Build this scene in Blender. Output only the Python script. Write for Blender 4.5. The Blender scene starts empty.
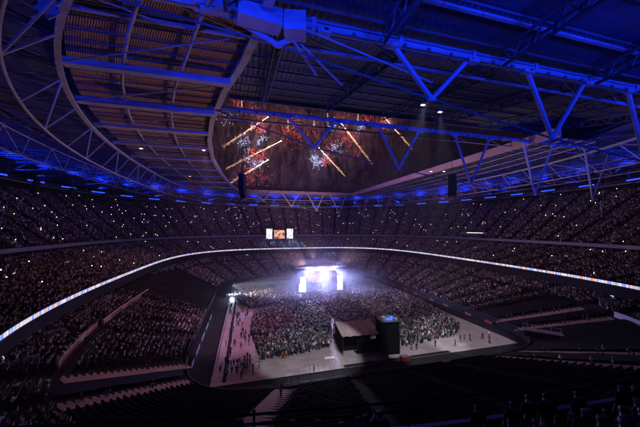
import bpy, math, random
import numpy as np
from mathutils import Vector, Matrix

R = math.radians
random.seed(7)
rng = np.random.default_rng(11)
scn = bpy.context.scene
COL = scn.collection

# ------------------------------------------------------------------ camera, world, light, exposure
cam_d = bpy.data.cameras.new('camera')
cam_d.sensor_width = 36.0
cam_d.lens = 36.0 * 272 / 640
cam_d.clip_start = 0.1
cam_d.clip_end = 3000
cam = bpy.data.objects.new('camera', cam_d)
COL.objects.link(cam)
CAM = Vector((0, 0, 29.0))
cam.location = CAM
cam.rotation_euler = (R(90 + 2.8), 0, R(-15.2))
scn.camera = cam

world = bpy.data.worlds.new('World')
scn.world = world
world.use_nodes = True
wn = world.node_tree
bg = wn.nodes['Background']
bg.inputs['Color'].default_value = (0.30, 0.17, 0.26, 1)     # smoky city night
bg.inputs['Strength'].default_value = 0.02

moon = bpy.data.lights.new('moonlight', 'SUN')
moon.energy = 0.004
moon.angle = R(2)
moon.color = (0.8, 0.85, 1.0)
mo = bpy.data.objects.new('moonlight', moon)
mo.rotation_euler = (R(40), 0, R(150))
COL.objects.link(mo)

scn.view_settings.view_transform = 'Standard'
scn.view_settings.look = 'None'
scn.view_settings.exposure = 0.0
scn.view_settings.gamma = 1.0
scn.view_settings.use_curve_mapping = False
scn.cycles.use_denoising = True
scn.cycles.max_bounces = 4
scn.cycles.diffuse_bounces = 2
scn.cycles.glossy_bounces = 2
scn.cycles.volume_bounces = 0
scn.cycles.transparent_max_bounces = 8
scn.cycles.sample_clamp_indirect = 2.0
scn.cycles.volume_step_rate = 1.5
scn.cycles.volume_max_steps = 64
scn.cycles.use_adaptive_sampling = True
scn.cycles.adaptive_threshold = 0.03

BLUE = (0.006, 0.030, 1.0)

# ------------------------------------------------------------------ helpers
def tag(o, label=None, cat=None, group=None, kind=None):
    if label: o['label'] = label
    if cat: o['category'] = cat
    if group: o['group'] = group
    if kind: o['kind'] = kind
    return o

def empty(name, loc=(0, 0, 0), rz=0.0):
    o = bpy.data.objects.new(name, None)
    COL.objects.link(o)
    o.location = loc
    o.rotation_euler = (0, 0, rz)
    o.empty_display_size = 0.3
    return o

def link(name, mesh, parent=None, loc=(0, 0, 0), rz=0.0):
    o = bpy.data.objects.new(name, mesh)
    COL.objects.link(o)
    o.location = loc
    o.rotation_euler = (0, 0, rz)
    if parent: o.parent = parent
    return o

class MB:
    def __init__(s):
        s.v, s.f, s.m, s.sm = [], [], [], []
    def add(s, vs, fs, mi=0, smooth=False):
        b = len(s.v)
        s.v += [tuple(p) for p in vs]
        for f in fs:
            s.f.append(tuple(i + b for i in f)); s.m.append(mi); s.sm.append(smooth)
    def quad(s, a, b, c, d, mi=0):
        s.add([a, b, c, d], [(0, 1, 2, 3)], mi)
    def box(s, c, size, rz=0.0, mi=0, tilt=None):
        hx, hy, hz = size[0] / 2, size[1] / 2, size[2] / 2
        M = Matrix.Rotation(rz, 3, 'Z')
        if tilt is not None: M = M @ tilt
        vs = [Vector(c) + M @ Vector((x * hx, y * hy, z * hz)) for z in (-1, 1) for y in (-1, 1) for x in (-1, 1)]
        s.add(vs, [(0, 2, 3, 1), (4, 5, 7, 6), (0, 1, 5, 4), (2, 6, 7, 3), (0, 4, 6, 2), (1, 3, 7, 5)], mi)
    def path(s, pts, r, n=8, closed=False, mi=0, r1=None):
        pts = [Vector(p) for p in pts]
        N = len(pts); vs = []
        for i, p in enumerate(pts):
            a = pts[i - 1] if (i > 0 or closed) else p
            b = pts[(i + 1) % N] if (i < N - 1 or closed) else p
            d = (b - a).normalized()
            u = d.cross(Vector((0, 0, 1)))
            if u.length < 1e-3: u = Vector((1, 0, 0))
            u.normalize(); w = u.cross(d)
            rr = r if r1 is None else r + (r1 - r) * i / max(1, N - 1)
            for k in range(n):
                an = 2 * math.pi * k / n
                vs.append(p + (u * math.cos(an) + w * math.sin(an)) * rr)
        fs = []
        for i in range(N if closed else N - 1):
            j = (i + 1) % N
            for k in range(n):
                l = (k + 1) % n
                fs.append((i * n + k, i * n + l, j * n + l, j * n + k))
        s.add(vs, fs, mi, True)
        if not closed:
            s.add(vs[:n], [tuple(range(n))[::-1]], mi); s.add(vs[-n:], [tuple(range(n))], mi)
    def tube(s, a, b, r, n=8, mi=0): s.path([a, b], r, n, mi=mi)
    def ball(s, c, r, nu=8, nv=5, mi=0, sq=(1, 1, 1)):
        vs, fs = [], []
        for j in range(nv + 1):
            ph = math.pi * j / nv
            for i in range(nu):
                th = 2 * math.pi * i / nu
                vs.append((c[0] + r * sq[0] * math.sin(ph) * math.cos(th), c[1] + r * sq[1] * math.sin(ph) * math.sin(th), c[2] + r * sq[2] * math.cos(ph)))
        for j in range(nv):
            for i in range(nu):
                k = (i + 1) % nu
                fs.append((j * nu + i, (j + 1) * nu + i, (j + 1) * nu + k, j * nu + k))
        s.add(vs, fs, mi, True)
    def mesh(s, name, mats):
        me = bpy.data.meshes.new(name)
        me.from_pydata(s.v, [], s.f)
        for m in (mats if isinstance(mats, (list, tuple)) else [mats]): me.materials.append(m)
        me.polygons.foreach_set('material_index', s.m)
        me.polygons.foreach_set('use_smooth', s.sm)
        me.update()
        return me
    def build(s, name, mats, parent=None, **k):
        return link(name, s.mesh(name, mats), parent, **k)

# ------------------------------------------------------------------ materials
def mat(name, col, rough=0.6, metal=0.0, var=0.25, scale=1.0, bump=0.0, spec=0.4):
    m = bpy.data.materials.new(name); m.use_nodes = True
    nt = m.node_tree; b = nt.nodes['Principled BSDF']
    b.inputs['Roughness'].default_value = rough
    b.inputs['Metallic'].default_value = metal
    b.inputs['Specular IOR Level'].default_value = spec
    tc = nt.nodes.new('ShaderNodeTexCoord')
    no = nt.nodes.new('ShaderNodeTexNoise'); no.inputs['Scale'].default_value = scale
    no.inputs['Detail'].default_value = 5
    nt.links.new(tc.outputs['Object'], no.inputs['Vector'])
    mx = nt.nodes.new('ShaderNodeMix'); mx.data_type = 'RGBA'
    mx.inputs['A'].default_value = tuple(c * (1 - var) for c in col) + (1,)
    mx.inputs['B'].default_value = tuple(min(1, c * (1 + var)) for c in col) + (1,)
    nt.links.new(no.outputs['Fac'], mx.inputs['Factor'])
    nt.links.new(mx.outputs['Result'], b.inputs['Base Color'])
    if bump:
        bu = nt.nodes.new('ShaderNodeBump'); bu.inputs['Strength'].default_value = bump
        nt.links.new(no.outputs['Fac'], bu.inputs['Height']); nt.links.new(bu.outputs['Normal'], b.inputs['Normal'])
    return m

def emis(name, col, strength, sample=False):
    m = bpy.data.materials.new(name); m.use_nodes = True
    b = m.node_tree.nodes['Principled BSDF']
    b.inputs['Base Color'].default_value = (0.02, 0.02, 0.02, 1)
    b.inputs['Emission Color'].default_value = tuple(col) + (1,)
    b.inputs['Emission Strength'].default_value = strength
    m.cycles.emission_sampling = 'AUTO' if sample else 'NONE'
    return m

def rand_mat(name, stops, rough=0.8):
    """colour picked per person"""
    m = bpy.data.materials.new(name); m.use_nodes = True
    nt = m.node_tree; b = nt.nodes['Principled BSDF']; b.inputs['Roughness'].default_value = rough
    oi = nt.nodes.new('ShaderNodeObjectInfo')
    ml = nt.nodes.new('ShaderNodeMath'); ml.operation = 'MULTIPLY'; ml.inputs[1].default_value = 7.31 + len(name)
    fr = nt.nodes.new('ShaderNodeMath'); fr.operation = 'FRACT'
    cr = nt.nodes.new('ShaderNodeValToRGB'); cr.color_ramp.interpolation = 'CONSTANT'
    e = cr.color_ramp.elements
    while len(e) < len(stops): e.new(0.5)
    for k, (p, c) in enumerate(stops):
        e[k].position = p; e[k].color = tuple(c) + (1,)
    nt.links.new(oi.outputs['Random'], ml.inputs[0]); nt.links.new(ml.outputs[0], fr.inputs[0])
    nt.links.new(fr.outputs[0], cr.inputs['Fac']); nt.links.new(cr.outputs['Color'], b.inputs['Base Color'])
    return m

M = {}
M['ground'] = mat('asphalt', (0.05, 0.05, 0.052), 0.9, scale=0.3)
M['track'] = mat('dark rubber track', (0.018, 0.016, 0.018), 0.9, scale=0.4, spec=0.1)
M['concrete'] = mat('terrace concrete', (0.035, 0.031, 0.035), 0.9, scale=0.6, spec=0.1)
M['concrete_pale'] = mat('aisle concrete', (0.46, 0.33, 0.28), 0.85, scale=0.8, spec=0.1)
M['wallgrey'] = mat('grey fascia', (0.32, 0.33, 0.37), 0.6, scale=0.2)
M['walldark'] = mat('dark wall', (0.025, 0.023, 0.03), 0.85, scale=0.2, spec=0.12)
M['paint_pale'] = mat('pale rail paint', (0.62, 0.66, 0.72), 0.4, scale=0.6, var=0.12)
M['steel'] = mat('white painted steel', (0.36, 0.34, 0.37), 0.6, scale=0.5, var=0.4, spec=0.25)
M['steel_dark'] = mat('dark steel', (0.10, 0.10, 0.115), 0.5, scale=0.5)
M['panel_brown'] = mat('brown roof sheet', (0.36, 0.205, 0.155), 0.6, scale=0.12, var=0.22)
M['panel_grey'] = mat('grey roof sheet', (0.20, 0.19, 0.215), 0.6, scale=0.1, var=0.25)
M['panel_dark'] = mat('outer roof sheet', (0.06, 0.06, 0.085), 0.6, scale=0.1, var=0.3)
M['pink_edge'] = mat('terracotta edge beam', (0.55, 0.33, 0.27), 0.6, scale=0.15)
M['black'] = mat('black cloth', (0.010, 0.010, 0.012), 0.95, scale=0.5, spec=0.08)
M['black_box'] = mat('speaker black', (0.02, 0.02, 0.022), 0.5, scale=2)
M['seat'] = mat('folded seat plastic', (0.016, 0.016, 0.020), 0.7, scale=3, spec=0.1)
M['tarp'] = mat('seat cover cloth', (0.014, 0.013, 0.018), 0.9, scale=0.15, var=0.5, bump=0.4, spec=0.08)
M['tent_a'] = mat('terracotta canvas', (0.44, 0.29, 0.25), 0.7, scale=0.6)
M['tent_b'] = mat('grey canvas', (0.33, 0.28, 0.28), 0.7, scale=0.6)
M['deck'] = mat('stage deck', (0.08, 0.08, 0.09), 0.5)
M['canvas'] = mat('stage roof canvas', (0.26, 0.26, 0.30), 0.7, scale=0.3)
M['hivis'] = mat('orange vest', (0.95, 0.22, 0.03), 0.7, scale=5, var=0.1)
M['white_paint'] = mat('white board', (0.75, 0.75, 0.75), 0.6)
M['red_paint'] = mat('red board', (0.5, 0.03, 0.02), 0.6)
M['teal'] = mat('teal hoarding', (0.18, 0.32, 0.34), 0.5, scale=0.5)
M['screen_white'] = emis('screen glare', (0.66, 0.76, 1.0), 3.0, True)
M['lamp_white'] = emis('lamp white', (0.8, 0.88, 1.0), 10.0)
M['lamp_warm'] = emis('lamp warm', (1.0, 0.72, 0.5), 9.0)
M['lamp_blue'] = emis('lamp blue', (0.02, 0.07, 1.0), 2.2)
M['phone_flash'] = emis('phone flash', (1.0, 0.86, 0.68), 8.0)
M['red_led'] = emis('red led', (1.0, 0.08, 0.05), 0.08)
M['blue_led'] = emis('blue led', (0.05, 0.12, 1.0), 2.2)

def floor_mat():
    m = mat('floor covering', (0.37, 0.29, 0.28), 0.6, scale=0.25, var=0.3)
    nt = m.node_tree; b = nt.nodes['Principled BSDF']
    tc = nt.nodes.new('ShaderNodeTexCoord')
    br = nt.nodes.new('ShaderNodeTexBrick')
    br.inputs['Scale'].default_value = 1.0
    br.inputs['Brick Width'].default_value = 2.4; br.inputs['Row Height'].default_value = 1.2
    br.inputs['Mortar Size'].default_value = 0.03
    br.inputs['Color1'].default_value = (1, 1, 1, 1); br.inputs['Color2'].default_value = (0.78, 0.76, 0.77, 1)
    br.inputs['Mortar'].default_value = (0.45, 0.45, 0.45, 1)
    nt.links.new(tc.outputs['Object'], br.inputs['Vector'])
    old = b.inputs['Base Color'].links[0].from_socket
    mu = nt.nodes.new('ShaderNodeMix'); mu.data_type = 'RGBA'; mu.blend_type = 'MULTIPLY'; mu.inputs['Factor'].default_value = 1
    nt.links.new(old, mu.inputs['A']); nt.links.new(br.outputs['Color'], mu.inputs['B'])
    nt.links.new(mu.outputs['Result'], b.inputs['Base Color'])
    # scuffs along the carry routes
    return m
M['floor'] = floor_mat()

def ribbon_mat():
    m = bpy.data.materials.new('ribbon display'); m.use_nodes = True
    nt = m.node_tree; b = nt.nodes['Principled BSDF']
    b.inputs['Base Color'].default_value = (0.02, 0.02, 0.02, 1)
    uv = nt.nodes.new('ShaderNodeUVMap'); uv.uv_map = 'UVMap'
    sp = nt.nodes.new('ShaderNodeSeparateXYZ'); nt.links.new(uv.outputs['UV'], sp.inputs[0])
    def math_(op, a, bb=None):
        n = nt.nodes.new('ShaderNodeMath'); n.operation = op
        for i, v in enumerate((a, bb)):
            if v is None: continue
            if isinstance(v, (int, float)): n.inputs[i].default_value = v
            else: nt.links.new(v, n.inputs[i])
        return n.outputs[0]
    cell = math_('FLOOR', math_('MULTIPLY', sp.outputs['X'], 1 / 0.4))
    wn_ = nt.nodes.new('ShaderNodeTexWhiteNoise'); wn_.noise_dimensions = '1D'; nt.links.new(cell, wn_.inputs['W'])
    fr = math_('FRACT', math_('ADD', math_('MULTIPLY', sp.outputs['X'], 1 / 3.0), math_('MULTIPLY', wn_.outputs['Value'], 0.35)))
    cr = nt.nodes.new('ShaderNodeValToRGB'); cr.color_ramp.interpolation = 'CONSTANT'
    stops = [(0, (0.25, 0.38, 1.0)), (0.22, (0.85, 0.88, 1.0)), (0.44, (1.0, 0.34, 0.18)), (0.62, (0.95, 0.88, 0.9)), (0.74, (0.25, 0.35, 0.95)), (0.86, (0.8, 0.84, 1.0))]
    e = cr.color_ramp.elements
    while len(e) < len(stops): e.new(0.5)
    for k, (p, c) in enumerate(stops): e[k].position = p; e[k].color = c + (1,)
    nt.links.new(fr, cr.inputs['Fac'])
    no = nt.nodes.new('ShaderNodeTexNoise'); no.inputs['Scale'].default_value = 1.3
    nt.links.new(uv.outputs['UV'], no.inputs['Vector'])
    st = math_('ADD', math_('MULTIPLY', no.outputs['Fac'], 1.0), 0.45)
    nt.links.new(cr.outputs['Color'], b.inputs['Emission Color'])
    nt.links.new(st, b.inputs['Emission Strength'])
    m.cycles.emission_sampling = 'NONE'
    return m
M['ribbon'] = ribbon_mat()

def screen_mat(name, c1, c2, c3, strength, scale):
    """blurred moving picture on a video wall"""
    m = bpy.data.materials.new(name); m.use_nodes = True
    nt = m.node_tree; b = nt.nodes['Principled BSDF']
    b.inputs['Base Color'].default_value = (0.02, 0.02, 0.02, 1)
    tc = nt.nodes.new('ShaderNodeTexCoord')
    no = nt.nodes.new('ShaderNodeTexNoise'); no.inputs['Scale'].default_value = scale; no.inputs['Detail'].default_value = 2
    nt.links.new(tc.outputs['Object'], no.inputs['Vector'])
    cr = nt.nodes.new('ShaderNodeValToRGB')
    e = cr.color_ramp.elements; e.new(0.5)
    for k, (p, c) in enumerate(((0.4, c1), (0.5, c2), (0.6, c3))): e[k].position = p; e[k].color = c + (1,)
    nt.links.new(no.outputs['Fac'], cr.inputs['Fac'])
    nt.links.new(cr.outputs['Color'], b.inputs['Emission Color'])
    b.inputs['Emission Strength'].default_value = strength
    m.cycles.emission_sampling = 'NONE'
    return m
M['screen_show'] = screen_mat('stage picture', (0.9, 0.15, 0.2), (0.95, 0.75, 0.85), (0.55, 0.6, 1.0), 0.6, 0.45)
M['screen_side'] = screen_mat('side picture', (0.25, 0.35, 0.6), (0.95, 0.95, 1.0), (0.8, 0.7, 0.75), 1.3, 0.6)
M['screen_mid'] = screen_mat('mid picture', (0.12, 0.05, 0.08), (0.95, 0.35, 0.15), (0.9, 0.6, 0.45), 1.0, 0.5)

# ------------------------------------------------------------------ bowl geometry
CX, CY = 30.0, 102.0
def rad(th, a, bn, bf, n):
    c, s = math.cos(th), math.sin(th); b = bf if s > 0 else bn
    return (abs(c / a) ** n + abs(s / b) ** n) ** (-1 / n)
LOW = ((42, 54, 50, 7), (72, 89, 89, 3.2), 1.2, 11.5, 34)
MID = ((66, 92, 83, 3.2), (90, 100, 98, 2.8), 14.0, 20.0, 26)
UP = ((92, 96.1, 100, 2.7), (124, 128.1, 132, 2.6), 22.4, 44.0, 40)
def pt(t, th, s):
    f, r = t[0], t[1]
    d = rad(th, *f) * (1 - s) + rad(th, *r) * s
    return CX + d * math.cos(th), CY + d * math.sin(th)
def ring_pt(p, th, z):
    d = rad(th, *p)
    return Vector((CX + d * math.cos(th), CY + d * math.sin(th), z))
def sz(t, x, y):
    th = math.atan2(y - CY, x - CX); d = math.hypot(x - CX, y - CY)
    a, b = rad(th, *t[0]), rad(th, *t[1]); s = (d - a) / (b - a)
    return s, t[2] + s * (t[3] - t[2])
def rowz(t, r): return t[2] + (t[3] - t[2]) * r / t[4]
NTH = 288
TH = [2 * math.pi * k / NTH for k in range(NTH)]

def terrace(t, name, parent, m):
    mb = MB(); vs, fs = [], []
    N = t[4]
    rings = []
    for r in range(N + 1):
        s = r / N
        if r > 0: rings.append((s, rowz(t, r - 1)))
        if r < N: rings.append((s, rowz(t, r)))
    for (s, z) in rings:
        for th in TH:
            x, y = pt(t, th, s); vs.append((x, y, z))
    for i in range(len(rings) - 1):
        for k in range(NTH):
            l = (k + 1) % NTH
            fs.append((i * NTH + k, i * NTH + l, (i + 1) * NTH + l, (i + 1) * NTH + k))
    mb.add(vs, fs)
    return mb.build(name, m, parent)

def ring_wall(p, z0, z1, thick, th0=0, th1=2 * math.pi, n=NTH):
    """closed wall standing on a superellipse"""
    mb = MB(); full = abs(th1 - th0 - 2 * math.pi) < 1e-6
    ths = [th0 + (th1 - th0) * k / n for k in range(n if full else n + 1)]
    vs, fs = [], []
    for th in ths:
        d = rad(th, *p); c, s = math.cos(th), math.sin(th)
        for (dd, z) in ((d, z0), (d, z1), (d + thick, z1), (d + thick, z0)):
            vs.append((CX + dd * c, CY + dd * s, z))
    K = len(ths)
    for i in range(K if full else K - 1):
        j = (i + 1) % K
        for q in range(4):
            w = (q + 1) % 4
            fs.append((i * 4 + q, i * 4 + w, j * 4 + w, j * 4 + q))
    if not full:
        fs.append((0, 1, 2, 3)); fs.append(((K - 1) * 4 + 3, (K - 1) * 4 + 2, (K - 1) * 4 + 1, (K - 1) * 4))
    mb.add(vs, fs)
    return mb

def mixring(t, s):
    """ring parameters close to fraction s of a tier (used with its own radius function)"""
    return s

# setting -----------------------------------------------------------
mb = MB(); mb.box((CX, CY, -0.25), (560, 560, 0.2)); tag(mb.build('ground', M['ground']), kind='structure')
mb = MB(); mb.box((CX, CY - 2, -0.075), (84.2, 104.2, 0.1)); tag(mb.build('pitch_surround', M['track']), kind='structure')
mb = MB(); mb.box((CX, CY, 0.02), (72, 96, 0.06)); tag(mb.build('floor_covering', M['floor']), kind='structure')
# darker runs of matting laid on the floor
mb = MB()
mb.box((-3.6, 83, 0.067), (0.7, 56, 0.02)); mb.box((33, 54.6, 0.066), (26, 1.0, 0.02))
tag(mb.build('floor_matting', M['track']), kind='structure')

# lower tier
low = empty('lower_seating_tier', (CX, CY, 0)); low.location = (0, 0, 0)
tag(low, 'lowest stepped seating tier running round the covered pitch', 'stand')
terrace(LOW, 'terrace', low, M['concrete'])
ring_wall(LOW[0], -0.02, 1.6, 0.18).build('front_wall', M['walldark'], low)
mb = MB()
mb.path([ring_pt((42.1, 54.1, 50.1, 7), th, 1.95) for th in TH], 0.05, 6, closed=True)
for th in TH[::3]:
    p = ring_pt((42.1, 54.1, 50.1, 7), th, 1.5); mb.tube(p, p + Vector((0, 0, 0.45)), 0.03, 5)
mb.build('front_rail', M['steel_dark'], low)
def strip(t, th, s0, s1, w, mtl, parent, name='aisle', lift=0.03):
    """stair aisle draped down a tier"""
    mb = MB(); N = t[4]
    for r in range(int(s0 * N), int(s1 * N)):
        x0, y0 = pt(t, th, r / N); x1, y1 = pt(t, th, (r + 1) / N)
        L = math.hypot(x1 - x0, y1 - y0)
        z = rowz(t, r)
        st = (rowz(t, r + 1) - z)
        rz = math.atan2(y1 - y0, x1 - x0)
        q = 4 if w > 2 else 2
        for k in range(q):                             # sub-steps of the stair
            f = (k + 0.5) / q; h = lift + st * k / q
            mb.box((x0 + (x1 - x0) * f, y0 + (y1 - y0) * f, z + h / 2), (L / q * 0.99, w, h), rz)
    return mb.build(name, mtl, parent)
D = math.pi / 180
WIDE = [(-41.3, 3.0), (-46.7, 2.6), (-62.5, 2.2), (-69, 2.4), (-113, 3.6), (-129.8, 2.8), (-135.2, 3.4)]
for a, w in WIDE:
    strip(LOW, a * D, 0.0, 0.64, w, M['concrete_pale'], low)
NARROW = [-30, -22, -14, -6, 2, 10, 18, 26, 34, 43, 52, 60, 68, 76, 84, 92, 100, 108, 116, 124, 132, 141, 150, 158, 166, -147, -155, -163, -171, -179, -54, -80, -90, -101]
for a in NARROW:
    strip(LOW, a * D, 0.0, 0.98, 1.1, M['concrete'], low, lift=0.06)
# gangway with its low wall two thirds of the way up
def seg_wall(t, s, th0, th1, h, thick, mtl, parent, name):
    mb = MB(); n = max(6, int(abs(th1 - th0) / (1.5 * D)))
    vs, fs = [], []
    z = rowz(t, int(s * t[4]))
    for k in range(n + 1):
        th = th0 + (th1 - th0) * k / n
        for (ds, zz) in ((s, z), (s, z + h), (s + thick, z + h), (s + thick, z)):
            x, y = pt(t, th, ds); vs.append((x, y, zz))
    for i in range(n):
        for q in range(4):
            w = (q + 1) % 4; fs.append((i * 4 + q, i * 4 + w, (i + 1) * 4 + w, (i + 1) * 4 + q))
    fs += [(0, 1, 2, 3), (n * 4 + 3, n * 4 + 2, n * 4 + 1, n * 4)]
    mb.add(vs, fs)
    return mb.build(name, mtl, parent)
tag(seg_wall(LOW, 0.645, -60.5 * D, -46 * D, 1.3, 0.012, M['paint_pale'], low, 'gangway_wall'), 'pale curved wall behind the empty corner seats')
seg_wall(LOW, 0.645, -152 * D, -137 * D - 0.02, 1.1, 0.012, M['concrete_pale'], low, 'gangway_wall')
seg_wall(LOW, 0.62, -180 * D, -152.5 * D, 1.1, 0.012, M['concrete_pale'], low, 'gangway_wall')
seg_wall(LOW, 0.56, -176 * D, -139 * D, 0.5, 0.006, M['teal'], low, 'gangway_rail')
seg_wall(LOW, 0.70, -38 * D, 60 * D, 0.7, 0.012, M['concrete'], low, 'gangway_wall')

# vomitory portals: three low walls round a blacked-in stair opening with a lit lintel
def portal(t, th, s, w, parent, mtl):
    x, y = pt(t, th, s); r = int(s * t[4]); z = rowz(t, r)
    x1, y1 = pt(t, th, s + 0.02); rz = math.atan2(y1 - y, x1 - x)
    o = empty('entrance_portal', (x, y, z), rz); o.parent = parent
    d = 3.2
    mb = MB()
    for sg in (-1, 1): mb.box((d / 2, sg * w / 2, 0.85), (d, 0.2, 2.0))
    mb.box((d + 0.1, 0, 1.5), (0.2, w + 0.2, 0.9)); mb.build('side_wall', mtl, o)
    mb = MB(); mb.box((d / 2, 0, 0.14), (d - 0.2, w - 0.24, 0.1)); mb.build('well_shade', M['black'], o)  # black slab painting the shade inside the stair opening
    mb = MB(); mb.box((d + 0.02, 0, 2.2), (0.1, w * 0.45, 0.22)); mb.build('lit_lintel', M['lintel'], o)
    return o
M['lintel'] = emis('lintel light', (0.75, 0.9, 1.0), 0.8)
for a in (-165, -156, -147.5, -139.5, -33, -27, -40, -48, -20, -12, 6, 30, 52, 70, 90, 110, 128, 150):
    portal(LOW, a * D, 0.74, 3.4, low, M['wallgrey'])

# middle tier
mid = tag(empty('middle_seating_tier'), 'middle stepped seating tier above the lit ribbon display', 'stand')
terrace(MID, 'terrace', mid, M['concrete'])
ring_wall((65.6, 91.6, 82.6, 3.2), 11.6, 15.0, 0.5).build('front_fascia', M['walldark'], mid)
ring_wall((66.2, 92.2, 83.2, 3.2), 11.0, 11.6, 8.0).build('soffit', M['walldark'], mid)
for a in list(range(-180, 180, 7)):
    strip(MID, a * D, 0.0, 1.0, 1.0, M['wallgrey'], mid, lift=0.05)
for a in range(-176, 180, 14):
    portal(MID, a * D, 0.45, 3.0, mid, M['wallgrey'])
# boxes behind the middle tier: sill, dark glazed recess, mullions
ring_wall((90.2, 100.2, 98.2, 2.8), 19.7, 21.0, 0.4).build('box_sill', M['wallgrey'], mid)
ring_wall((92.6, 102.4, 100.6, 2.75), 20.2, 23.0, 0.2).build('box_glazing', M['walldark'], mid)
mb = MB()
for k in range(0, NTH, 2):
    p = ring_pt((91.9, 101.8, 99.9, 2.75), TH[k], 21.5); mb.box(p, (0.12, 0.12, 2.0), TH[k])
mb.build('box_mullion', M['wallgrey'], mid)

# ribbon display: one endless strip of panels on the middle fascia
def ribbon():
    me = bpy.data.meshes.new('ribbon_display')
    P = (65.5, 91.5, 82.5, 3.2); n = 720
    vs, fs, uvs = [], [], []
    acc = [0.0]
    pts = [ring_pt(P, 2 * math.pi * k / n, 0) for k in range(n + 1)]
    for k in range(n): acc.append(acc[-1] + (pts[k + 1] - pts[k]).length)
    for k in range(n + 1):
        vs += [(pts[k].x, pts[k].y, 14.05), (pts[k].x, pts[k].y, 14.78)]
    for k in range(n):
        fs.append((2 * k, 2 * k + 2, 2 * k + 3, 2 * k + 1))
        uvs += [(acc[k], 0), (acc[k + 1], 0), (acc[k + 1], 1), (acc[k], 1)]
    me.from_pydata(vs, [], fs); me.materials.append(M['ribbon'])
    uv = me.uv_layers.new(name='UVMap')
    for i, c in enumerate(uvs): uv.data[i].uv = c
    me.update()
    o = link('ribbon_display', me)
    tag(o, 'bright blue, white and orange ribbon screen circling the middle tier front', 'screen')
    mb = MB(); mb.path([ring_pt((65.45, 91.45, 82.45, 3.2), th, 14.87) for th in TH], 0.07, 5, closed=True)
    mb.path([ring_pt((65.45, 91.45, 82.45, 3.2), th, 14.0) for th in TH], 0.07, 5, closed=True)
    mb.build('frame', M['steel_dark'], o)
ribbon()

# upper tier
upt = tag(empty('upper_seating_tier'), 'highest steep seating tier under the roof', 'stand')
terrace(UP, 'terrace', upt, M['concrete'])
ring_wall((91.6, 95.7, 99.6, 2.7), 21.9, 23.1, 0.15).build('front_fascia', M['wallgrey'], upt)
ring_wall((91.78, 95.88, 99.78, 2.7), 21.95, 23.13, 0.1).build('parapet_back', M['black'], upt)
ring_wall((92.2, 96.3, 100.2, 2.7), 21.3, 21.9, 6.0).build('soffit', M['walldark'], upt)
mb = MB()
RP = (91.9, 96.0, 99.9, 2.7)
for z in (23.75, 24.0): mb.path([ring_pt(RP, th, z) for th in TH], 0.035, 6, closed=True)
for th in TH[::2]:
    p = ring_pt(RP, th, 23.3); mb.tube(p, p + Vector((0, 0, 0.7)), 0.03, 5)
mb.build('front_rail', M['black'], upt)
for a in np.arange(-180, 180, 5.0):
    strip(UP, a * D, 0.0, 1.0, 1.0, M['concrete'], upt, lift=0.05)
for a in range(-178, 180, 15):
    if -120 < a < -95: continue
    portal(UP, a * D, 0.38, 3.0, upt, M['wallgrey'])
ring_wall((124.2, 128.9, 132.2, 2.6), 40.0, 50.5, 0.5).build('back_wall', M['walldark'], upt)

# ------------------------------------------------------------------ roof
RA = (62, 95, 93, 2.5); RB = (65, 99, 96, 2.5)
ROUT = (129, 134, 137, 2.6)
roof = tag(empty('stadium_roof'), 'fixed dark outer stadium roof above the upper tier, lit blue', 'roof')
NS = 64
for k in range(NS):                                  # outer roof sheets, one per bay and band
    t0, t1 = 2 * math.pi * k / NS, 2 * math.pi * (k + 1) / NS
    for b in range(4):
        f0, f1 = b / 4, (b + 1) / 4
        mb = MB(); vs = []
        nu = 10
        for i in range(nu + 1):
            th = t0 + (t1 - t0) * (0.02 + 0.96 * i / nu)
            for f in (f0 + 0.006, f1 - 0.006):
                d = rad(th, *RA) * (1 - f) + rad(th, *ROUT) * f
                vs.append((CX + d * math.cos(th), CY + d * math.sin(th), 52.2 - 1.6 * f + (0.10 if i % 2 else 0)))
        mb.add(vs, [(2 * i, 2 * i + 1, 2 * i + 3, 2 * i + 2) for i in range(nu)])
        mb.build('roof_sheet', M['panel_dark'], roof)
mbk = MB()
vs = []; fs = []
for k in range(NTH):
    th = TH[k]
    for f in (-0.02, 1.0):
        d = rad(th, *RA) * (1 - f) + rad(th, *ROUT) * f
        vs.append((CX + d * math.cos(th), CY + d * math.sin(th), 52.75 - 1.6 * f))
for k in range(NTH):
    l = (k + 1) % NTH; fs.append((2 * k, 2 * k + 1, 2 * l + 1, 2 * l))
mbk.add(vs, fs); mbk.build('roof_deck', M['walldark'], roof)
for f in (0.25, 0.5, 0.75):                          # concentric purlins
    mb = MB(); pts = []
    for th in TH:
        d = rad(th, *RA) * (1 - f) + rad(th, *ROUT) * f
        pts.append((CX + d * math.cos(th), CY + d * math.sin(th), 51.6 - 1.6 * f))
    mb.path(pts, 0.22, 6, closed=True); mb.build('purlin', M['steel_dark'], roof)
def lattice(mb, a0, a1, b0, b1, n, rc, rd):
    """two chords and a zigzag between them"""
    a0, a1, b0, b1 = map(Vector, (a0, a1, b0, b1))
    mb.tube(a0, a1, rc, 6); mb.tube(b0, b1, rc, 6)
    for i in range(n):
        p = a0.lerp(a1, i / n); q = b0.lerp(b1, (i + 0.5) / n); r = a0.lerp(a1, (i + 1) / n)
        mb.tube(p, q, rd, 5); mb.tube(q, r, rd, 5)
for k in range(NS):                                  # radial lattice rafters
    th = 2 * math.pi * k / NS
    mb = MB()
    def rp(f, z):
        d = rad(th, *RA) * (1 - f) + rad(th, *ROUT) * f
        return (CX + d * math.cos(th), CY + d * math.sin(th), z)
    lattice(mb, rp(0, 51.4), rp(0.97, 49.9), rp(0.03, 48.6), rp(0.97, 47.4), 7, 0.16, 0.09)
    mb.build('rafter', M['steel_dark'], roof)

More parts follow.
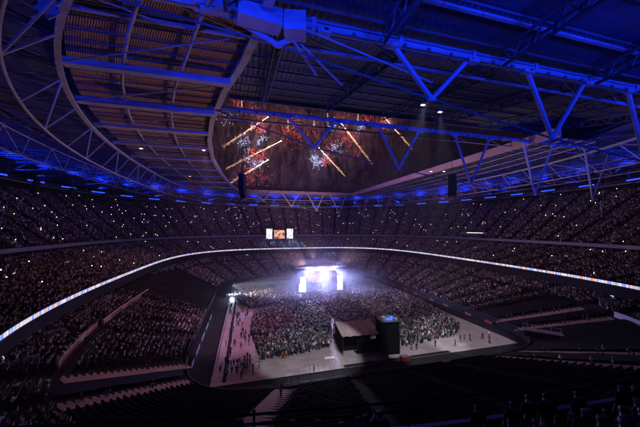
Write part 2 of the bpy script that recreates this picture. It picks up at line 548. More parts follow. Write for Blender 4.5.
# perimeter ring trusses
def ring_truss(pt_, zt, pb_, zb, n, rc, rd, label, flat=False):
    o = tag(empty('ring_truss'), label, 'truss')
    th = TH
    if flat:
        mb = MB(); vs, fs = [], []
        for t in th:
            for dd, dz in ((-0.32, -0.22), (-0.32, 0.22), (0.32, 0.22), (0.32, -0.22)):
                d = rad(t, *pt_) + dd; vs.append((CX + d * math.cos(t), CY + d * math.sin(t), zt + dz))
        for i in range(NTH):
            j = (i + 1) % NTH
            for q in range(4): fs.append((i * 4 + q, i * 4 + (q + 1) % 4, j * 4 + (q + 1) % 4, j * 4 + q))
        mb.add(vs, fs); mb.build('top_chord', M['steel'], o)
    else:
        mb = MB(); mb.path([ring_pt(pt_, t, zt) for t in th], rc, 8, closed=True); mb.build('top_chord', M['steel'], o)
    mb = MB(); mb.path([ring_pt(pb_, t, zb) for t in th], rc, 8, closed=True); mb.build('bottom_chord', M['steel'], o)
    for k in range(n):
        t0, t1 = 2 * math.pi * k / n, 2 * math.pi * (k + 1) / n
        mb = MB(); mb.tube(ring_pt(pt_, t0, zt), ring_pt(pb_, t0, zb), rd, 6); mb.build('post', M['steel'], o)
        if k % 2: continue
        mb = MB()
        mb.tube(ring_pt(pb_, t0, zb), ring_pt(pt_, t1, zt), rd, 6)
        mb.build('brace', M['steel'], o)
    return o
ring_truss(RA, 48.2, RB, 43.6, 52, 0.19, 0.12, 'pale steel ring truss edging the movable roof panels', True)
ring_truss((76, 106, 106, 2.5), 47.8, (77, 107, 107, 2.5), 43.8, 64, 0.12, 0.07, 'thin steel ring truss hanging behind the main ring, near the blue floodlights')

# rear catwalk
cat = tag(empty('catwalk'), 'narrow service catwalk ringing the back of the upper tier by the blue floodlights', 'catwalk')
CW = (108, 113, 116, 2.6)
ring_wall(CW, 45.0, 45.25, 1.6).build('deck', M['steel'], cat)
mb = MB()
for z in (45.8, 46.3): mb.path([ring_pt(CW, t, z) for t in TH], 0.05, 5, closed=True)
for t in TH[::3]:
    p = ring_pt(CW, t, 45.2); mb.tube(p, p + Vector((0, 0, 1.1)), 0.05, 5); mb.tube(p + Vector((0, 0, 1.0)), (p.x, p.y, 50.2), 0.05, 5)
mb.build('railing', M['steel'], cat)

# movable roof panels: strips of ribbed sheet between lateral purlins
def xA(y):
    q = 1 - abs((y - CY) / (95 if y < CY else 93)) ** 2.5
    return 62 * max(0, q) ** 0.4
def xin_left(y):
    pts = [(5, 5.5), (27, 1.3), (35, -0.6), (43, -3.4), (56, -6.7), (70, -8.9), (90, -10.3), (116, -9.7), (145, -7.6), (166, -4.2), (180, -0.5)]
    return float(np.interp(y, [p[0] for p in pts], [p[1] for p in pts]))
def ribbed(x0a, x1a, x0b, x1b, y0, y1, z, pitch, depth, nmin=4, za=0, zb=0):
    mb = MB(); n = max(nmin, int(max(x1a - x0a, x1b - x0b) / pitch)); vs, fs = [], []
    for i in range(2 * n + 1):
        u = i / (2 * n); k = i % 4
        dz = depth if (i // 1) % 2 else 0
        vs += [(x0a + (x1a - x0a) * u, y0, z + dz + za), (x0b + (x1b - x0b) * u, y1, z + dz + zb)]
    for i in range(2 * n): fs.append((2 * i, 2 * i + 1, 2 * i + 3, 2 * i + 2))
    mb.add(vs, fs); return mb
ZP = 50.4
left = tag(empty('movable_roof_panel'), 'brown ribbed movable roof panel along the side with the large empty black seat cover', 'roof panel')
right = tag(empty('movable_roof_panel'), 'grey ribbed movable roof panel with a terracotta edge beam', 'roof panel')
far = tag(empty('movable_roof_panel'), 'grey roof panel above the big screens at the far end', 'roof panel')
STEP = 2.2
ys = np.arange(12.0, 188, STEP)
for y0 in ys:
    y1 = y0 + STEP - 0.05
    a0, a1 = CX - xA(y0) + 0.5, CX - xA(y1) + 0.5
    b0, b1 = xin_left(y0) - 0.3, xin_left(y1) - 0.3
    if y0 < 164 and b0 - a0 > 2:
        ribbed(a0, b0, a1, b1, y0, y1, ZP, 0.26, 0.07).build('roof_sheet', M['panel_brown'], left)
        mb = MB(); mb.box(((a0 + b0) / 2, y0, ZP - 0.2), (b0 - a0, 0.12, 0.2)); mb.build('purlin', M['steel_dark'], left)
    a0, a1 = CX + xA(y0) - 0.5, CX + xA(y1) - 0.5
    if 45 < y0 < 164 and a0 > 70:
        ribbed(68.6, a0, 68.6, a1, y0, y1, ZP, 0.9, 0.16).build('roof_sheet', M['panel_grey'], right)
        mb = MB(); mb.box(((a0 + 68.6) / 2, y0, ZP - 0.2), (a0 - 68.6, 0.2, 0.36)); mb.build('purlin', M['steel_dark'], right)
    if y0 >= 164:
        e = xA(y0) - 0.5
        ribbed(CX - e, CX + e, CX - xA(y1) + 0.5, CX + xA(y1) - 0.5, y0 + 1.0, y1 + 1.0, ZP, 1.6, 0.16).build('roof_sheet', M['panel_grey'], far)
for (xx0, xx1, y0, y1, par) in ((-32, -9, 10, 165, left), (68.7, 92, 44, 165, right)):  # longitudinal rails of the right panel
    if par is right:
        for fr in (0.3, 0.6, 0.88):
            mb = MB(); pts = [(68.6 + (CX + xA(y) - 68.6) * fr, y, 49.9) for y in np.arange(46, 165, 6)]
            mb.path(pts, 0.16, 6); mb.build('rail', M['steel'], right)
for fr in (0.33, 0.66):                                                                  # pale rails under the brown panel
    mb = MB(); pts = []
    for y in np.arange(12, 166, 4):
        a, b = CX - xA(y), xin_left(y); pts.append((a + (b - a) * fr, y, 49.45))
    mb.path(pts, 0.2, 6); mb.build('rail', M['steel'], left)
# edge beams of the opening
def edge_box(pts, w, h, name, mtl, parent):
    mb = MB(); vs, fs = [], []
    for i, p in enumerate(pts):
        a, b = Vector(pts[max(0, i - 1)]), Vector(pts[min(len(pts) - 1, i + 1)])
        d = (b - a); d.z = 0; d.normalize(); nrm = Vector((-d.y, d.x, 0))
        for s, z in ((-1, -1), (-1, 1), (1, 1), (1, -1)): vs.append(Vector(p) + nrm * s * w / 2 + Vector((0, 0, z * h / 2)))
    for i in range(len(pts) - 1):
        for q in range(4): fs.append((i * 4 + q, i * 4 + (q + 1) % 4, i * 4 + 4 + (q + 1) % 4, i * 4 + 4 + q))
    n = len(pts) - 1; fs += [(3, 2, 1, 0), (n * 4, n * 4 + 1, n * 4 + 2, n * 4 + 3)]
    mb.add(vs, fs); return mb.build(name, mtl, parent)
edge_box([(xin_left(y), y, 50.1) for y in np.arange(10, 169, 3)], 0.9, 1.0, 'edge_beam', M['steel'], left)
tag(edge_box([(67.8, y, 50.3) for y in (44, 80, 120, 167)], 1.2, 1.9, 'edge_beam', M['pink_edge'], right), 'terracotta edge beam of the roof opening')
edge_box([(x, 167.6, 50.4) for x in (-6, 20, 45, 67.1)], 0.9, 1.5, 'edge_beam', M['pink_edge'], far)
# cross beams under the brown panel in line with the main trusses
for y, h in ((39, 1.5), (50.4, 1.5), (62, 1.0), (74, 0.9), (87, 0.9), (101, 0.9), (115, 0.9), (130, 0.9), (147, 0.9)):
    mb = MB(); a = CX - xA(y)
    mb.box(((a + xin_left(y)) / 2, y, 49.0), (xin_left(y) - a - 0.6, 1.1, h * 0.55)); mb.build('cross_beam', M['steel'], left)
    mb = MB(); mb.tube((a, y - 1, 48.2), (xin_left(y), y - 9, 49.3), 0.09, 6); mb.build('tie_rod', M['steel'], left)

# near panel, rising towards the opening
near = tag(empty('movable_roof_panel'), 'dark closed roof panel with lattice ribs between the two big blue trusses', 'roof panel')
def zn(y): return 50.8 + (y - 27) * 0.19 if y > 27 else 50.8 + (27 - y) * 0.05
for y0 in np.arange(8, 59.5, 4.5):
    y1 = y0 + 4.45
    e0 = xin_left(y0) + 0.7 if y0 > 24 else CX - xA(max(y0, 10)) + 1
    mbp = ribbed(e0, 104, e0, 104, y0, y1, 0.9, 0.8, 0.14, za=zn(y0), zb=zn(y1)); mbp.build('roof_sheet', M['panel_dark'], near)
    mb = MB(); mb.box(((e0 + 104) / 2, y0, zn(y0) + 0.6), (104 - e0, 0.14, 0.25)); mb.build('purlin', M['steel_dark'], near)
for x in (3, 18, 33, 48, 63, 78, 93):
    mb = MB()
    lattice(mb, (x, 29, zn(29) + 0.3), (x, 61, zn(61) + 0.3), (x, 29, zn(29) - 1.3), (x, 61, zn(61) - 1.3), 12, 0.13, 0.08)
    lattice(mb, (x + 1.3, 29, zn(29) + 0.3), (x + 1.3, 61, zn(61) + 0.3), (x, 29, zn(29) - 1.3), (x, 61, zn(61) - 1.3), 12, 0.13, 0.08)
    mb.build('lattice_rib', M['steel_dark'], near)
for x in (-2, 14, 30, 46, 62, 78):
    mb = MB(); lattice(mb, (x, 9, 51.4), (x, 25.2, 50.6), (x, 9, 49.0), (x, 25.2, 48.6), 7, 0.2, 0.12)
    lattice(mb, (x + 2, 9, 51.4), (x + 2, 25.2, 50.6), (x, 9, 49.0), (x, 25.2, 48.6), 7, 0.2, 0.12)
    mb.build('lattice_rib', M['steel_dark'], near)
for k in range(26):
    x0 = -26 + k * 5; mb = MB(); mb.box((x0 + 2.5, 22.4, 52.3), (4.9, 0.4, 1.6)); mb.build('girder_panel', M['steel'], near)
edge_box([(x, 62.2, zn(62) + 0.4) for x in (-4, 30, 70, 104)], 0.5, 1.0, 'edge_beam', M['steel_dark'], near)

# three great V-braced trusses crossing the roof
def zb(x): return float(np.interp(x, [-6, 12, 30, 48, 75, 100, 125], [48.6, 45.0, 41.9, 39.2, 36.9, 36.1, 36.6]))
def big_truss(y, x0, x1, rc, rd, bottoms, half, label, drop=0.0, gap=4.5):
    o = tag(empty('roof_truss', (0, 0, 0)), label, 'truss')
    mb = MB(); mb.tube((x0, y, 50), (x1, y, 50), rc, 14); mb.build('top_chord', M['steel'], o)
    mb = MB(); mb.tube((x0, y + gap, 50.2), (x1, y + gap, 50.2), rc * 0.45, 10); mb.build('rear_chord', M['steel'], o)
    pts = [(bx, y + gap * 0.4, zb(bx) + drop) for bx in bottoms]
    mb = MB(); mb.path([(x0 + 1, y, 49.6)] + pts + [(x1, y, 45)], 0.13, 8); mb.build('bottom_cable', M['steel_dark'], o)
    for p in pts:
        for sg in (-1, 1):
            mb = MB(); mb.tube((p[0] + sg * half - 1.0, y, 50), p, rd, 10); mb.build('diagonal', M['steel'], o)
        mb = MB(); mb.ball(p, rd * 1.5, 10, 6, sq=(1.5, 0.8, 0.7)); mb.build('node', M['steel'], o)
    for dy, dz, r_ in ((-rc * .5, -rc * 1.02, .05), (-rc * 1.02, -.1, .07), (-rc * .9, rc * .6, .05)):       # cables clipped along the chord
        mb = MB(); mb.path([(x, y + dy, 50 + dz + .03 * math.sin(x * 1.3)) for x in np.arange(x0 + 1, x1, 1.5)], r_, 5); mb.build('cable', M['steel_dark'], o)
    for x in np.arange(x0 + 2, x1, 3.1):
        mb = MB(); mb.box((x, y - rc * .6, 50 - rc * .8), (.25 + .2 * rng.random(), .3, .3)); mb.build('junction_box', M['steel_dark'], o)
    for p in pts:                                        # gusset plates at the joints
        for sg in (-1, 1):
            mb = MB(); mb.box((p[0] + sg * half - 1.0, y - rc * .2, 50 - rc * 1.05), (1.5, rc * 1.3, .5)); mb.build('gusset', M['steel'], o)
    n = int((x1 - x0) / 10)
    for k in range(n):                     # plan bracing between the two chords and collars on the main chord
        a = x0 + k * 10
        mb = MB(); mb.tube((a, y, 50), (a + 10, y + gap, 50.2), rd * 0.35, 6); mb.build('brace', M['steel'], o)
        mb = MB(); mb.tube((a + 5.2, y, 50), (a + 5.7, y, 50), rc * 1.25, 12); mb.build('collar', M['steel'], o)
    return o
big_truss(26.6, -19, 112, 0.60, 0.30, [3, 22, 42, 62, 82, 100], 5.6, 'largest blue lit tubular truss crossing under the closed roof panel', drop=1.5, gap=4)
big_truss(50.2, -6.5, 116, 0.42, 0.26, [13, 32, 51, 71, 92], 5.0, 'blue lit V braced truss beneath the fireworks, in front of the opening', gap=5)
big_truss(165.2, -8, 112, 0.40, 0.30, [10, 27, 43, 58, 74, 90], 5.5, 'pinkish V braced truss at the far edge of the roof opening', drop=-0.8, gap=3)

PLATE = (-15.67, 26.18, 46.50)
o = tag(empty('square_panel', tuple(PLATE), R(20)), 'square pale plate hung on the ring truss brace', 'plate')
mb = MB(); mb.box((0, 0, 0), (1.15, 0.12, 1.15), tilt=Matrix.Rotation(R(40), 3, 'Y')); mb.build('plate', M['steel'], o)
mb = MB(); mb.tube((-0.9, 0.1, -1.0), (0.9, 0.1, 1.2), 0.07); mb.build('bracket', M['steel'], o)

# joint box where the big truss meets the brown panel
mb = MB()
mb.box((1.0, 26.4, 49.6), (4.2, 1.8, 1.7), R(8)); mb.box((4.6, 26.6, 49.5), (2.2, 1.9, 2.0), R(-12)); mb.box((-3.0, 26.5, 49.9), (4.0, 1.4, 1.0))
mb.tube((3, 26, 49.2), (8, 31, 47.3), 0.18, 8); mb.tube((3, 26, 49.0), (12, 33, 47.6), 0.12, 8); mb.tube((3, 26, 49.5), (22, 28, 46.8), 0.1, 8)
tag(mb.build('truss_bearing', M['steel']), 'bulky blue lit bearing joining the largest truss to the brown panel edge', 'bearing')

# ------------------------------------------------------------------ floodlights (blue) round the back of the roof
fm_h = MB(); fm_h.box((0, 0, 0.35), (6.6, 0.35, 0.6)); me_fh = fm_h.mesh('flood_housing', M['steel_dark'])
fm_l = MB(); [fm_l.box((x, 0.19, 0.35), (1.1, 0.04, 0.5)) for x in (-2.6, -1.3, 0, 1.3, 2.6)]; me_fl = fm_l.mesh('flood_lens', M['lamp_blue'])
fm_b = MB(); fm_b.tube((0, -0.1, -0.6), (0, 0, 0.1), 0.06); fm_b.box((0, 0, -0.6), (0.7, 0.5, 0.06)); me_fb = fm_b.mesh('flood_bracket', M['steel_dark'])
NF = 44
FP = (106.5, 111.5, 114.5, 2.6)
for k in range(NF):
    th = 2 * math.pi * (k + 0.5) / NF
    p = ring_pt(FP, th, 45.6)
    o = empty('blue_floodlight', p, th + math.pi / 2)      # local +y looks to the centre
    tag(o, 'blue floodlight on the catwalk above the upper tier', 'floodlight', 'blue floodlights round the roof')
    link('housing', me_fh, o); link('lens', me_fl, o); link('bracket', me_fb, o)
    l = bpy.data.lights.new('flood_beam', 'SPOT'); l.color = BLUE
    l.energy = 20000
    l.spot_size = R(90); l.spot_blend = 0.6; l.shadow_soft_size = 0.4
    lo = bpy.data.objects.new('flood_beam', l); COL.objects.link(lo); lo.parent = o
    lo.location = (0, 0.5, 0.5)
    lo.rotation_euler = (R(90 + 34), 0, 0)

for x in (-4, 8, 20, 32, 44, 56, 68, 80):              # the bank on the inner ring that lights the great trusses
    y = CY - 99 * (1 - abs((x - CX) / 65) ** 2.5) ** 0.4
    o = empty('blue_floodlight', (x, y, 44.2)); tag(o, 'blue floodlight on the inner ring aimed at the largest truss', 'floodlight', 'blue floodlights aimed at the largest truss')
    link('housing', me_fh, o); link('lens', me_fl, o); link('bracket', me_fb, o)
    l = bpy.data.lights.new('flood_beam', 'SPOT'); l.energy = 17000; l.color = BLUE
    l.spot_size = R(80); l.spot_blend = 0.7; l.shadow_soft_size = 0.4
    lo = bpy.data.objects.new('flood_beam', l); COL.objects.link(lo); lo.parent = o
    lo.location = (0, 0.5, 0.5); lo.rotation_euler = (R(90 + 8), 0, 0)

# catwalk lamps under the roof
for i, p in enumerate([(26.9, 34.9, 49), (27.8, 37.8, 49), (32.4, 39.4, 49), (-26, 77.8, 48.9), (-21.6, 116.1, 48.9), (-19.3, 115.5, 48.9), (59.5, 77.3, 47.5), (63.7, 76.2, 47.5), (-10.8, 75, 48.8)]):
    o = empty('roof_lamp', p)
    par = ('under the closed roof panel' if i < 3 else 'under the brown roof panel' if i in (3, 4, 5, 8) else 'below the roof opening')
    tag(o, 'small warm white lamp hanging ' + par, 'lamp', 'small white lamps ' + par)
    mb = MB(); mb.box((0, 0, 0.15), (0.7, 0.5, 0.3)); mb.tube((0, 0, 0.3), (0, 0, 1.3), 0.04); mb.build('housing', M['steel_dark'], o)
    mb = MB(); mb.box((0, 0, -0.03), (0.62, 0.42, 0.05)); mb.build('lens', M['lamp_warm'], o)
    l = bpy.data.lights.new('lamp_beam', 'SPOT')
    if i < 3: l.energy = 85000; l.color = (0.80, 0.88, 1.0); l.spot_size = R(25); l.spot_blend = 0.35; l.shadow_soft_size = 0.3
    else: l.energy = 5500; l.color = (1.0, 0.45, 0.42); l.spot_size = R(125); l.spot_blend = 0.8; l.shadow_soft_size = 0.3
    lo = bpy.data.objects.new('lamp_beam', l); COL.objects.link(lo); lo.parent = o; lo.location = (0, 0, -0.15)
    if i < 3: lo.rotation_euler = (Vector(((14, 61, 0), (42, 60, 0), (56, 62, 0))[i]) - Vector(p)).to_track_quat('-Z', 'Y').to_euler()

# ------------------------------------------------------------------ line array speakers
def line_array(loc, rz, n, w, h, cable, label, group=None):
    o = tag(empty('line_array_speaker', loc, rz), label, 'speaker', group)
    ang = 0.0; p = Vector((0, 0, 0))
    for k in range(n):
        ang = R(1) + R(30) * (k / n) ** 2
        T = Matrix.Rotation(-ang, 3, 'X')
        mb = MB(); mb.box((0, 0, 0), (w, w * 0.6, h * 0.94), tilt=T); mb.build('cabinet', M['black_box'], o, loc=tuple(p))
        p = p + T @ Vector((0, 0, -h))
    mb = MB(); mb.box((0, 0, h * 0.7), (w * 0.9, w * 0.7, 0.2)); mb.tube((0, 0, h * 0.7), (0, 0, h * 0.7 + cable), 0.05); mb.build('hanger', M['black_box'], o)
    return o
line_array((-0.8, 51.5, 38.2), R(70), 9, 1.5, 0.5, 11.5, 'large black line array speaker hanging in front of the fireworks')
line_array((45.3, 51.5, 40.4), R(-60), 9, 1.6, 0.55, 9, 'large black line array speaker hanging before the lit roof ring and stand')
for k, a in enumerate((-176, -186, -196, -206, -216, -226, 30, 18, 6, -8)):
    th = a * D; p = ring_pt((98, 103, 106, 2.6), th, 44.0)
    line_array(p, th + math.pi / 2, 7, 1.7, 0.5, 5, 'black line array speaker hung over the upper tier crowd', 'speakers hung over the upper tier')

# ------------------------------------------------------------------ stage
SX, SY = 32.5, 118.0
st = tag(empty('concert_stage', (SX, SY, 0.05)), 'brightly lit concert stage with curved canvas roof and tall side screens', 'stage')
def part(name, mtl, fn, parent=st):
    mb = MB(); fn(mb); return mb.build(name, mtl, parent)
part('deck', M['deck'], lambda m: (m.box((0, 6, 0.8), (20, 13, 1.6)), m.box((0, -2.2, 0.7), (5, 3.6, 1.4))))
for sx in (-9.6, 9.6):
    for sy in (0.6, 12):
        def tower(m, sx=sx, sy=sy):
            for dx in (-0.5, 0.5):
                for dy in (-0.5, 0.5): m.tube((sx + dx, sy + dy, 0), (sx + dx, sy + dy, 11.4), 0.07, 6)
            for k in range(9):
                z = 0.6 + k * 1.2; m.tube((sx - 0.5, sy - 0.5, z), (sx + 0.5, sy - 0.5, z + 1.2), 0.05, 5); m.tube((sx - 0.5, sy + 0.5, z), (sx - 0.5, sy - 0.5, z + 1.2), 0.05, 5)
        part('roof_tower', M['steel'], tower)
def barrel(m):
    vs, fs = [], []; nx, ny = 18, 6
    for j in range(ny + 1):
        for i in range(nx + 1):
            u = -1 + 2 * i / nx; v = j / ny
            sag = 0.25 * math.sin(math.pi * ((i * 3 / nx) % 1))
            vs.append((u * 11.6, -1.5 + 15 * v, 11.5 + 2.2 * (1 - abs(u) ** 3.0) * (1 - 0.25 * v) - sag))
    for j in range(ny):
        for i in range(nx):
            a = j * (nx + 1) + i; fs.append((a, a + 1, a + nx + 2, a + nx + 1))
    m.add(vs, fs, 0, True)
part('canvas_roof', M['canvas'], barrel)
part('roof_fascia', M['steel_dark'], lambda m: (m.box((0, -1.2, 11.2), (23, 0.5, 0.7)), m.box((-11.4, 6, 11.2), (0.5, 14, 0.7)), m.box((11.4, 6, 11.2), (0.5, 14, 0.7))))
for k in range(16):
    x = -6.0 + k * 0.8
    part('truss_lamp', M['lamp_white'], lambda m, x=x: (m.box((x, -1.6, 10.2), (0.62, 0.3, 0.75)),))
part('lamp_truss', M['steel_dark'], lambda m: lattice(m, (-9, -1.2, 10.7), (9, -1.2, 10.7), (-9, -1.2, 9.7), (9, -1.2, 9.7), 14, 0.07, 0.05))
part('back_screen', M['screen_show'], lambda m: m.box((0, 11.2, 6.0), (14, 0.3, 6.4)))
part('mid_screen', M['screen_show'], lambda m: m.box((0.6, 4.2, 5.2), (7.5, 0.25, 3.2)))
part('backdrop', M['black'], lambda m: m.box((0, 12.2, 6.4), (19, 0.2, 9.6)))
for sg in (-1, 1):
    part('side_screen', M['screen_white'], lambda m, sg=sg: m.box((sg * 8.6, -1.0, 4.0), (3.0 if sg < 0 else 2.4, 0.3, 6.4)))
    part('side_drape', M['black'], lambda m, sg=sg: (m.box((sg * 9.6, -0.4, 5.6), (4.0, 0.3, 10.8)), m.box((sg * 11.2, 6, 5.6), (0.3, 13, 10.8))))
    part('loudspeaker_stack', M['black_box'], lambda m, sg=sg: [m.box((sg * 10.4, -1.6, 9.6 - 0.62 * k), (1.3, 0.9, 0.58), tilt=Matrix.Rotation(R(2 * k), 3, 'X')) for k in range(9)])
for x in (-4.5, 0.2, 3.8):
    part('monitor_wedge', M['black_box'], lambda m, x=x: m.box((x, 0.4, 1.85), (0.9, 0.6, 0.45), tilt=Matrix.Rotation(R(25), 3, 'X')))
part('drum_riser', M['deck'], lambda m: m.box((0, 8, 2.1), (5, 3, 1.0)))

def spot(loc, tgt, energy, col, size, blend=0.4, soft=0.3, name='stage_beam'):
    l = bpy.data.lights.new(name, 'SPOT'); l.energy = energy; l.color = col
    l.spot_size = R(size); l.spot_blend = blend; l.shadow_soft_size = soft
    o = bpy.data.objects.new(name, l); COL.objects.link(o)
    o.location = loc
    o.rotation_euler = (Vector(tgt) - Vector(loc)).to_track_quat('-Z', 'Y').to_euler()
    return o
def point(loc, energy, col, soft=1.0, name='stage_glow'):
    l = bpy.data.lights.new(name, 'POINT'); l.energy = energy; l.color = col; l.shadow_soft_size = soft
    o = bpy.data.objects.new(name, l); COL.objects.link(o); o.location = loc
    return o
# the lamp bar: floods the audience and the stands
for x, c, e in ((-6, (0.45, 0.42, 1.0), 5000), (0, (0.80, 0.45, 0.95), 4000), (6, (0.45, 0.42, 1.0), 5000)):
    point((SX + x, SY - 3.0, 10.4), e, c, 1.2)
spot((SX - 4, SY - 1.8, 9.4), (SX, SY + 6, 1.6), 1500, (0.55, 0.65, 1.0), 95)
spot((SX + 4, SY - 1.8, 9.4), (SX, SY + 6, 1.6), 1500, (0.6, 0.65, 1.0), 95)
spot((SX - 7, SY - 1, 12.0), (-20, 84, 52), 60000, (1.0, 0.56, 0.46), 62, 0.9, 0.6)
spot((SX + 7, SY - 1, 12.0), (80, 88, 52), 60000, (1.0, 0.66, 0.62), 66, 0.9, 0.6)
spot((SX, SY + 13, 13.0), (32, 166, 46), 110000, (1.0, 0.62, 0.62), 70, 0.9, 0.6)
for x, tx, ty in ((-6, 14, 100), (0, 32, 92), (6, 52, 100)):      # blue white wash on the front rows
    spot((SX + x, SY - 2.0, 10.3), (tx, ty, 0), 85000, (0.38, 0.42, 1.0), 74, 0.8, 0.3)
point((SX - 2, SY - 4, 18.5), 2000, (0.42, 0.45, 1.0), 0.5, 'canvas_fill')  # added point light above the stage roof to lift the canvas
point((SX, SY - 5, 4.5), 5000, (0.28, 0.36, 1.0), 0.8, 'stage_glow')  # added low blue point light for the fog and front crowd
# key beams raking the floor
spot((SX - 5, SY - 2.2, 10.5), (17, 61, 0), 60000, (0.82, 0.9, 1.0), 22, 0.25)
spot((SX + 5, SY - 2.2, 10.5), (50, 62, 0), 55000, (0.82, 0.9, 1.0), 24, 0.25)
spot((SX - 8, SY - 2.2, 10.5), (-4, 78, 0), 24000, (0.55, 0.38, 1.0), 34, 0.6)
spot((SX + 1, SY - 2.2, 10.5), (30, 52, 0), 22000, (1.0, 0.25, 0.18), 50, 0.7)

# follow spots thrown from the roof ring on to the floor
spot((-10.8, 75, 48.0), (-2, 82, 0), 62000, (0.85, 0.42, 0.80), 46, 0.6, name='follow_spot')
# added spots without fixtures, filling the stands with colour
for p_, t_, e_, z_ in (((-33, 104, 43), (104, 106, 10), 44000, 60), ((93, 104, 43), (-46, 102, 8), 44000, 60), ((14, 53, 44), (8, 196, 18), 40000, 56), ((58, 53, 40), (66, 192, 18), 40000, 56)):
    spot(p_, t_, e_, (0.95, 0.40, 0.85), z_, 0.8, 0.5, name='stand_fill')
# low light rig by the stage flank
lr = tag(empty('light_rig', (-4.5, 119.5, 0.05)), 'low rig of bright white and blue lights beside the dark seat cover', 'lights')
part('frame', M['steel_dark'], lambda m: lattice(m, (-3, 0, 0.3), (4, 0, 0.3), (-3, 0, 1.4), (4, 0, 1.4), 6, 0.06, 0.04), lr)
for k in range(7):
    part('lamp', M['lamp_white'] if k % 3 else M['lamp_blue'], lambda m, k=k: m.box((-2.7 + k, -0.25, 1.1), (0.5, 0.3, 0.45)), lr)
point((-4.5, 116.5, 2.6), 2600, (0.5, 0.68, 1.0), 0.6, 'rig_glow')
spot((-5.5, 116.5, 5.5), (14, 115.5, 1), 42000, (0.95, 0.90, 0.92), 60, 0.6, name='rig_beam')

# ------------------------------------------------------------------ big screens at the far end
for nm, x0, x1, z0, z1, mt, lab in (('video_screen', 14.0, 18.2, 20.4, 27.6, 'screen_side', 'tall bright video screen with blue lamps beneath, flanking the orange screen on the stage-rig side'),
                                    ('video_screen', 19.6, 27.0, 20.6, 26.6, 'screen_mid', 'wide dark and orange video screen between the two tall screens'),
                                    ('video_screen', 28.6, 33.2, 20.4, 27.6, 'screen_side', 'tall bright video screen flanking the orange screen, nearer the roof ring end')):
    o = tag(empty(nm, ((x0 + x1) / 2, 197.6, z0)), lab, 'screen')
    part('picture', M[mt], lambda m: m.box((0, -0.2, (z1 - z0) / 2), (x1 - x0, 0.2, z1 - z0)), o)
    part('casing', M['steel_dark'], lambda m: (m.box((0, 0.12, (z1 - z0) / 2), (x1 - x0 + 0.5, 0.4, z1 - z0 + 0.5)), m.tube((0, 0.3, 0), (0, 1.5, -1), 0.12)), o)
for x in (14.5, 19, 24, 29, 33):
    spot((x, 195.0, 22.0), (x + (x - 24) * 0.3, 189, 16.5), 40000, (0.10, 0.40, 1.0), 44, 0.5, name='screen_wash')

# ------------------------------------------------------------------ mixing tent and delay tower
tent = tag(empty('mixing_tent', (26.2, 62.3, 0.05), R(-4)), 'mixing tent with a striped sloping canvas roof amid the floor crowd', 'tent')
for k in range(10):
    part('roof_strip', (M['tent_a'] if k % 2 == 0 else M['tent_b']), lambda m, k=k: m.box((-4.2 + k * 0.94, 0, 4.6), (0.92, 7.0, 0.08), tilt=Matrix.Rotation(R(8), 3, 'X') @ Matrix.Rotation(R(9 if k % 2 else -9), 3, 'Y')), tent)
for sx in (-4.5, 0, 4.5):
    for sy in (-3.3, 3.3):
        part('leg', M['steel_dark'], lambda m, sx=sx, sy=sy: m.tube((sx, sy, 0), (sx, sy, 4.6 + sy * 0.13), 0.06), tent)
part('side_cloth', M['black'], lambda m: (m.box((-4.55, 0, 2.2), (0.05, 6.8, 4.0)), m.box((0, 3.35, 2.4), (9, 0.05, 4.2)), m.box((1.6, -3.35, 1.6), (5.6, 0.05, 3.0))), tent)
part('mixing_desk', M['black_box'], lambda m: (m.box((-1.5, 1.5, 1.0), (4.5, 1.1, 0.25), tilt=Matrix.Rotation(R(12), 3, 'X')), m.box((-1.5, 1.6, 0.5), (4.2, 0.8, 0.9))), tent)
tw = tag(empty('delay_tower', (32.3, 58.6, 0.05), R(-4)), 'tall black draped delay tower with a blue lit top beside the mixing tent', 'tower')
tw.scale = (0.9, 0.9, 0.92)
part('drape', M['black'], lambda m: (m.box((0, 0, 3.9), (4.6, 4.2, 7.8)),), tw)
part('platform', M['steel_dark'], lambda m: m.box((0, 0, 7.95), (4.9, 4.5, 0.2)), tw)
part('blue_light', M['blue_led'], lambda m: (m.box((0.1, -1.0, 8.35), (1.5, 0.4, 0.5)), m.box((1.3, 0.3, 8.3), (0.6, 0.4, 0.4))), tw)
part('case', M['steel'], lambda m: (m.box((-1.4, -0.4, 8.4), (1.1, 1.2, 0.7)), m.box((1.6, -1.3, 8.3), (0.8, 0.8, 0.5))), tw)
for sx in (-2.35, 2.35):
    for sy in (-2.15, 2.15):
        part('post', M['steel_dark'], lambda m, sx=sx, sy=sy: m.tube((sx, sy, 0), (sx, sy, 9.0), 0.06), tw)
part('handrail', M['steel_dark'], lambda m: [m.tube((a, b, 9.0), (c, d, 9.0), 0.04) for a, b, c, d in ((-2.35, -2.15, 2.35, -2.15), (-2.35, 2.15, 2.35, 2.15), (-2.35, -2.15, -2.35, 2.15), (2.35, -2.15, 2.35, 2.15))], tw)

spot((30.6, 57.4, 9.3), (-20, 46, 50), 22000, (1.0, 0.55, 0.45), 70, 0.9, 0.4, name='roof_fill')  # added spots over the tower top, brightening the roof panels
spot((34.0, 59.4, 9.3), (84, 62, 48), 26000, (1.0, 0.66, 0.62), 80, 0.9, 0.4, name='roof_fill')
